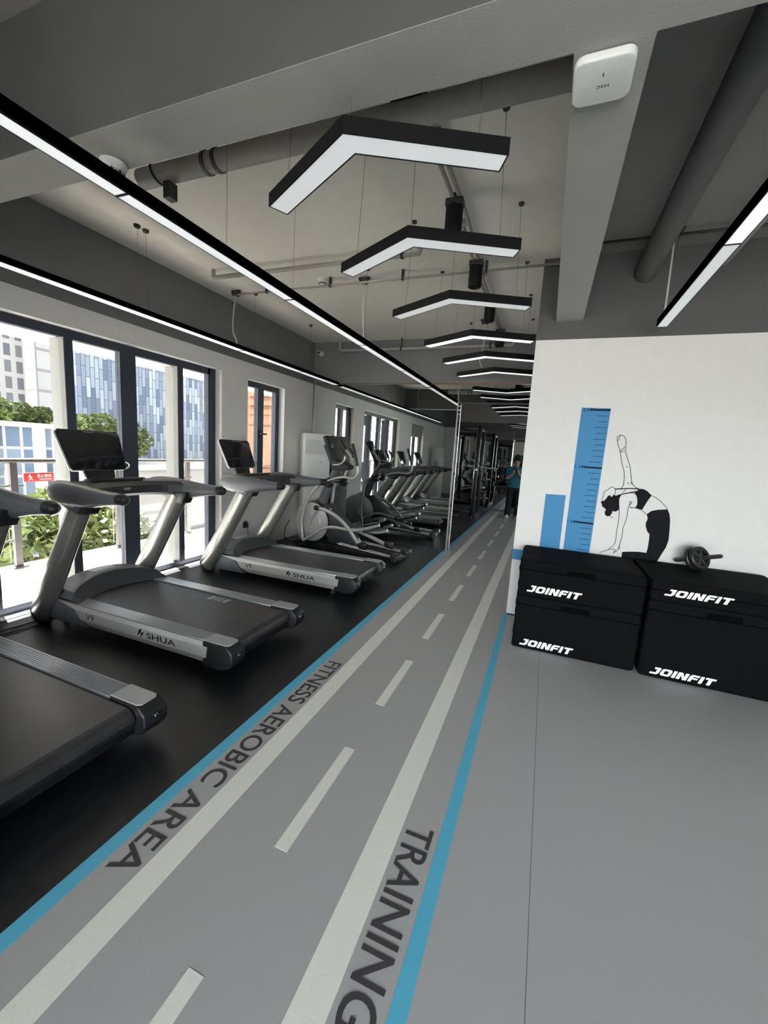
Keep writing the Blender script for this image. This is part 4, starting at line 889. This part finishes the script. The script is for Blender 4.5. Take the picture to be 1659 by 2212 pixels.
m.rot(tl); m.build('eyes_and_brows', M_hair, P_)
m = MB(); ball(m, (0, -.0965, -.054), .021, 1.1, .4, .30); m.rot(tl); m.build('lips', M_lip, P_)
def shirt(m):
    m.tube([(0, 0, .80), (0, 0, .84), (0, 0, .98), (0, -.005, 1.12), (0, 0, 1.24), (0, .01, 1.315), (0, .012, 1.335)], [(.135, .205), (.132, .200), (.122, .178), (.132, .185), (.122, .195), (.085, .135), (.066, .08)], 28, up=(0, 1, 0))
    for s_ in (-1, 1):
        a = Vector((s_ * .165, .01, 1.278)); b = Vector((s_ * .212, -.055, 1.09)); limb(m, a, a.lerp(b, .5), .070, .072); m.tube([a.lerp(b, .45), b], [.071, .078], 18)
sh = remeshed('t_shirt', shirt, .010, M_teal, P_, 4)
def trousers(m):
    m.tube([(0, 0, .74), (0, 0, .83), (0, 0, .88)], [(.115, .17), (.118, .172), (.112, .165)], 24, up=(0, 1, 0))
    for s_ in (-1, 1): m.tube([(s_ * .090, 0, .82), (s_ * .098, -.005, .65), (s_ * .108, -.012, .45), (s_ * .112, .005, .25), (s_ * .120, .012, .030)], [(.108, .098), (.102, .092), (.086, .080), (.082, .078), (.080, .078)], 20, up=(0, 1, 0))
remeshed('trousers', trousers, .010, M_trouser, P_, 4)
for s_ in (-1, 1):
    def shoe(m, s_=s_):
        m.tube([(s_ * .115, .055, .045), (s_ * .122, -.03, .045), (s_ * .132, -.11, .038), (s_ * .138, -.165, .030)], [(.045, .042), (.046, .046), (.037, .048), (.024, .036)], 18, up=(0, 0, 1)); ball(m, (s_ * .115, .05, .045), .044); ball(m, (s_ * .137, -.165, .032), .032, 1.1, 1, .9); m.box(s_ * .127 - .045, s_ * .127 + .045, -.17, .08, .002, .03, .008)
    remeshed('shoe', shoe, .007, M_shoe, P_, 3)
ph = thing('phone', 'dark phone held in the hands of the person in teal', 'phone', (-.703, 10.875, 1.225)); ph.rotation_euler = (math.radians(-35), 0, 0)
m = MB(); m.prism(rrect(.074, .155, .010), 'y', -.004, .004, .0015); m.build('case', M_black, ph); m = MB(); m.prism(rrect(.068, .148, .008), 'y', .0041, .0046); m.build('screen', M_glossblack, ph)

# ---------------------------------------------------------------- gym machines in the far room
def make_rack(label, loc, rz=0):
    t = thing('power_rack', label, 'power rack', loc, rz)
    for sx_ in (-1, 1):
        for sy_ in (-1, 1):
            m = MB(); m.box(sx_ * .55 - .04, sx_ * .55 + .04, sy_ * .38 - .04, sy_ * .38 + .04, 0.0, 2.27, .004)
            up = m.build('upright', M_iron, t); m = MB()
            for k in range(24): m.cyl((sx_ * .55 + .041, sy_ * .38, .3 + k * .08), (sx_ * .55 + .0415, sy_ * .38, .3 + k * .08), .012, 10); m.cyl((sx_ * .55 - .041, sy_ * .38, .3 + k * .08), (sx_ * .55 - .0415, sy_ * .38, .3 + k * .08), .012, 10)
            m.build('peg_holes', M_plate, up)
        m = MB(); m.box(sx_ * .55 - .035, sx_ * .55 + .035, -.62, .62, .0, .06, .004); m.box(sx_ * .55 - .03, sx_ * .55 + .03, -.34, .34, 2.17, 2.24, .004); m.build('side_frame', M_iron, t)
        m = MB(); m.tube([(sx_ * .50, -.42, .02), (sx_ * .50, -.40, 2.2)], .014, 10); m.build('guide_rod', M_chrome, t)
        m = MB(); m.box(sx_ * .55 - .03, sx_ * .55 + .03, -.52, -.42, 1.18, 1.24, .004); m.build('bar_hook', M_chrome, t)
        for z in (.45, .95):
            m = MB(); m.cyl((sx_ * .59, .38, z), (sx_ * .80, .38, z), .022); m.build('plate_horn', M_chrome, t)
    m = MB(); m.box(-.55, .55, -.41, -.35, 2.18, 2.26, .004); m.box(-.55, .55, .35, .41, 2.18, 2.26, .004); m.box(-.55, .55, .35, .41, 0, .07, .004); m.build('cross_beam', M_iron, t)
    return t
def make_barbell(label, loc, group=None):
    t = thing('barbell', label, 'barbell', loc); m = MB(); m.cyl((-.66, 0, 0), (.66, 0, 0), .014); m.build('bar', M_chrome, t)
    for s_ in (-1, 1):
        m = MB(); m.cyl((s_ * .66, 0, 0), (s_ * 1.06, 0, 0), .025); m.cyl((s_ * .65, 0, 0), (s_ * .68, 0, 0), .038); m.build('sleeve', M_chrome, t)
    return t
def make_plate(label, loc, r, group):
    t = thing('weight_plate', label, 'weight plate', loc, 0, group); m = MB(); m.lathe([(.026, -.02), (.05, -.024), (.06, -.014), (r - .03, -.014), (r - .02, -.024), (r, -.02), (r, .02), (r - .02, .024), (r - .03, .014), (.06, .014), (.05, .024), (.026, .02), (.026, -.02)], (0, 0, 0), 'x', 32); m.build('disc', M_iron, t)
    m = MB(); m.lathe([(.026, -.0245), (.036, -.0245), (.036, .0245), (.026, .0245), (.026, -.0245)], (0, 0, 0), 'x', 24); m.build('ring', M_chrome, t); return t
RX, RY = -2.15, 10.75
make_rack('black power rack with pegged uprights beside the lane in the far room', (RX, RY, 0))
make_barbell('chrome barbell resting on the hooks of the power rack', (RX, RY - .46, 1.262))
for s_, n_ in ((1, 'right'), (-1, 'left')):
    for z, r, w_ in ((.45, .21, 'lower'), (.95, .17, 'upper')):
        make_plate(f'black weight plate on the {w_} {n_} peg of the power rack', (RX + s_ * .70, RY + .38, z), r, 'weight plates on the rack pegs')
def make_bench(label, loc, rz):
    t = thing('weight_bench', label, 'weight bench', loc, rz); m = MB(); m.box(-.14, .14, -.55, .10, .40, .46, .02); m.build('seat_pad', M_black, t)
    m = MB(); m.box(-.14, .14, .0, .75, -.03, .03, .02); m.rot(Matrix.Translation((0, .12, .44)) @ Matrix.Rotation(math.radians(35), 4, 'X')); m.build('back_pad', M_black, t)
    m = MB(); m.box(-.03, .03, -.6, .6, .10, .16, .006); m.box(-.25, .25, -.62, -.55, .0, .07, .006); m.box(-.25, .25, .55, .62, .0, .07, .006); m.box(-.03, .03, -.3, -.24, .13, .41); m.box(-.03, .03, .25, .31, .13, .55); m.box(-.03, .03, -.62, -.56, .05, .13); m.box(-.03, .03, .56, .62, .05, .13); m.build('frame', M_iron, t); return t
make_bench('black weight bench in front of the power rack in the far room', (-2.15, 9.55, 0), 0)
def make_dumbbell_rack(label, loc, rz):
    t = thing('dumbbell_rack', label, 'dumbbell rack', loc, rz)
    for s_ in (-1, 1): m = MB(); m.prism([(-.25, 0), (-.17, 0), (.20, .98), (.12, .98)], 'x', s_ * .75 - .025, s_ * .75 + .025); m.box(s_ * .75 - .03, s_ * .75 + .03, -.28, .28, 0, .05); m.build('side_post', M_iron, t)
    for z in (.25, .58, .91): m = MB(); m.box(-.75, .75, -.17 + (z - .25) * .378, .10 + (z - .25) * .378, z, z + .02); m.build('shelf', M_iron, t)
    return t
DR = make_dumbbell_rack('three-tier black dumbbell rack by the far room window wall', (-3.45, 11.0, 0), math.radians(90))
def make_dumbbell(loc, label):
    t = thing('dumbbell', label, 'dumbbell', loc, math.radians(90), 'hex dumbbells on the far rack'); m = MB(); m.cyl((0, -.07, 0), (0, .07, 0), .014); m.build('handle', M_chrome, t)
    for s_ in (-1, 1): m = MB(); m.lathe([(0, s_ * .06), (.045, s_ * .06), (.05, s_ * .07), (.05, s_ * .12), (.045, s_ * .13), (0, s_ * .13)], (0, 0, 0), 'y', 6); m.build('head', M_black, t)
    return t
D0 = make_dumbbell((-3.415, 10.45, .32), 'black hex dumbbell on a shelf of the far room dumbbell rack')
for r_, (z, xo) in enumerate(((.25, 0), (.58, -.125), (.91, -.25))):
    for k in range(6):
        if r_ == 0 and k == 0: continue
        c = copy_tree(D0); c.location = (-3.415 + xo, 10.45 + k * .22, z + .07)
ec = copy_tree(EL); ec.location = (-2.6, 7.75, 0); ec.rotation_euler = (0, 0, math.radians(-4)); ec['label'] = 'elliptical trainer in the far room behind the mirror partition'

# ---------------------------------------------------------------- outside: balcony, railing, trees, buildings
structure(B(-5.15, -4.12, -4.5, 7.55, -.30, -.05).build('floor', M_concrete))
structure(B(-5.30, -4.12, -4.5, 7.55, 2.47, 2.62).build('ceiling', M_soffit))
structure(B(-5.05, -4.80, -4.5, 7.55, -.30, .12).build('trim_6', M_concrete))
t = thing('balcony_railing', 'dark metal and glass railing on the balcony kerb outside the glass doors', 'railing', (-4.92, 2.4, .12))
m = MB(); m.tube([(0, -6.5, 1.09), (0, 3.6, 1.09)], .026, 14); m.build('handrail', M_rail, t)
for k in range(-4, 4):
    y = 2.46 - 2.4 + 1.075 * k
    m = MB(); m.box(-.022, .022, y - .03, y + .03, 0, 1.08); m.box(-.05, .05, y - .07, y + .07, 0, .02, .004); m.build('post', M_rail, t)
    m = MB(); m.tube([(-.03, y - .10, .28), (-.03, y + .10, .28)], .012, 8); m.tube([(-.03, y - .10, .84), (-.03, y + .10, .84)], .012, 8); m.build('glass_clamp', M_clamp, t)
    B(-.034, -.026, y + .05, y + 1.025, .06, 1.02).build('glass', M_glass, t)
sg = thing('warning_sign', 'small red warning sign with white writing on the balcony railing glass', 'sign', (-4.885, 2.67, 1.045))
B(-.003, .003, -.135, .135, -.045, .045, .001).build('plate', M_red, sg)
m = place(text_mb('禁止攀爬', .135, .036), (.0036, -.02, -.006), (0, 1, 0), (0, 0, 1)); m.build('lettering', M_print, sg)
m = MB(); ball(m, (.0037, -.085, .022), .008, .05, 1, 1); 
for a, b in (((-.085, .012), (-.075, -.012)), ((-.083, .008), (-.10, .0)), ((-.083, .008), (-.062, .004)), ((-.076, -.012), (-.095, -.03)), ((-.076, -.012), (-.06, -.028))): m.tube([(.0036, a[0], a[1]), (.0036, b[0], b[1])], [(.0008, .004)] * 2, 8, up=(1, 0, 0))
m.box(.0032, .0036, -.0, .11, -.026, -.018); m.build('pictogram', M_print, sg)
# orange wing wall with louvres beyond the small window
t = thing('wing_wall', 'orange rendered building wing outside the small window', 'building', (-5.3, 7.6, -9))
B(-1.1, 1.0, 0, 3, 0, 20).build('wall', M_orange, t); m = MB()
for k in range(9): m.box(-.95, .9, -.10, -.02, 11.15 + k * .19, 11.25 + k * .19)
m.build('louvre', M_orange, t)
m = MB(); m.box(-1.1, 1.0, -.012, 0, 9.98, 10.0); m.box(-1.1, 1.0, -.012, 0, 10.9, 10.93); m.build('render_joint', M_bark, t)
structure(B(-140, -5.3, -60, 120, -10.2, -10).build('floor', M_pave))
def tree(name, label, loc, rad, hgt, n, leaf, cr, group='street trees beyond the balcony', squash=.75):
    t = thing(name, label, 'tree', loc, random.uniform(0, 6), group); m = MB(); R0 = random.Random(int(abs(loc[0] * 131 + loc[1] * 17)))
    cl = [(Vector((R0.uniform(-1, 1), R0.uniform(-1, 1), R0.uniform(-.6, 1))) * rad * .6, R0.uniform(.40, .62) * rad) for _ in range(9)]
    for _ in range(n):
        c, r = R0.choice(cl); d = Vector((R0.gauss(0, 1), R0.gauss(0, 1), R0.gauss(0, 1))).normalized(); p = c + d * r * R0.uniform(.75, 1.05); p.z *= squash; p.z += hgt
        u = Vector((R0.gauss(0, 1), R0.gauss(0, 1), R0.gauss(0, .6))).normalized(); w_ = u.cross(Vector((R0.gauss(0, 1), R0.gauss(0, 1), R0.gauss(0, 1)))).normalized(); s_ = cr * R0.uniform(.6, 1.4)
        m.add([p - u * s_, p + w_ * s_ * .5, p + u * s_, p - w_ * s_ * .5], [(0, 1, 2, 3)])
    m.build('foliage', leaf, t); m = MB(); m.tube([(0, 0, 0), (.1, .05, hgt * .5), (0, 0, hgt)], [.16, .13, .06], 10)
    for c, r in cl[:5]: m.tube([(0, 0, hgt * .8), (c.x * .8, c.y * .8, hgt + c.z * squash * .8)], [.06, .02], 6)
    m.build('trunk', M_bark, t)
for k, (x, y, r, h) in enumerate([(-8.0, 4.5, 1.15, 9.55), (-8.3, 6.3, 1.05, 9.35), (-9.5, 2.4, 1.3, 9.0)]):
    tree('street_tree', ['leafy tree top just below the balcony, behind the red sign', 'leafy tree top beyond the middle door leaf', 'leafy tree top below the balcony, hidden by the nearest treadmill'][k], (x, y, -10), r, h, 2600, M_leaf if k % 2 == 0 else M_leaf2, .10)
M_tower = facade('tower_facade', (0.09, 0.10, 0.12), (0.15, 0.15, 0.16), (0.36, 0.35, 0.34), .95, 1.5, .22, offset=0.0)
M_hatch = facade('screen_facade', (0.36, 0.40, 0.44), (0.09, 0.12, 0.18), (0.055, 0.075, 0.12), 2.0, .44, .032, vertical=True, offset=0.5)
M_curtain = facade('curtain_facade', (0.07, 0.12, 0.20), (0.18, 0.24, 0.30), (0.42, 0.43, 0.44), .75, 1.5, .07, offset=0.0)
M_stone = facade('banded_facade', (0.36, 0.35, 0.34), (0.38, 0.37, 0.36), (0.22, 0.21, 0.21), 60, 1.9, .14, offset=0.0)
def bld(label, loc, w, d, h, mt, extra=None):
    t = thing('office_building', label, 'building', loc, 0, None); B(-d, 0, 0, w, 0, h).build('facade', mt, t)
    B(-d - .3, .3, -.3, w + .3, h, h + .25).build('roof_edge', M_concrete, t)
    if extra: extra(t)
def fins(w, h, step, dep=.25):
    def f(t):
        m = MB(); y = .0
        while y < w: m.box(0, dep, y, y + step * .22, 0, h); y += step
        m.build('facade_fin', M_concrete, t)
    return f
bld('grey high-rise tower with window columns behind the trees, at the left', (-48, 7.6, -10), 18.9, 10, 62, M_tower, fins(18.9, 62, 6.0))
bld('pale banded building beside the high-rise tower', (-45.6, 25.2, -10), 1.6, 1.5, 60, M_stone)
bld('wide office block with staggered window strips beyond the glass doors', (-43.5, 27.5, -10), 40, 1.5, 60, M_hatch)
bld('added low pale block standing for the white plaza beyond the right glass door leaves', (-28, 19, -10), 30, 9, 9.0, M_stone)  # added block, its bright roof takes the place of the glaring plaza
bld('low curtain-wall building with white fins across the street', (-26, 3, -10), 12.4, 3, 11.6, M_curtain, fins(12.4, 11.6, 2.2))
for k, (x, y, r, h) in enumerate([(-34, 16.6, 1.9, 11.9), (-34, 19.2, 1.1, 12.2), (-31, 19.9, 1.9, 11.4), (-31, 23.6, 2.0, 10.9)]):
    tree('street_tree', ['round sunlit tree top above the low curtain-wall building, leftmost', 'small tree top above the low building, next to the dark door post', 'low tree top before the staggered office block, right of the door post', 'broad tree top before the staggered office block, rightmost'][k], (x, y, -10), r, h, 1600, M_leaf, .20)
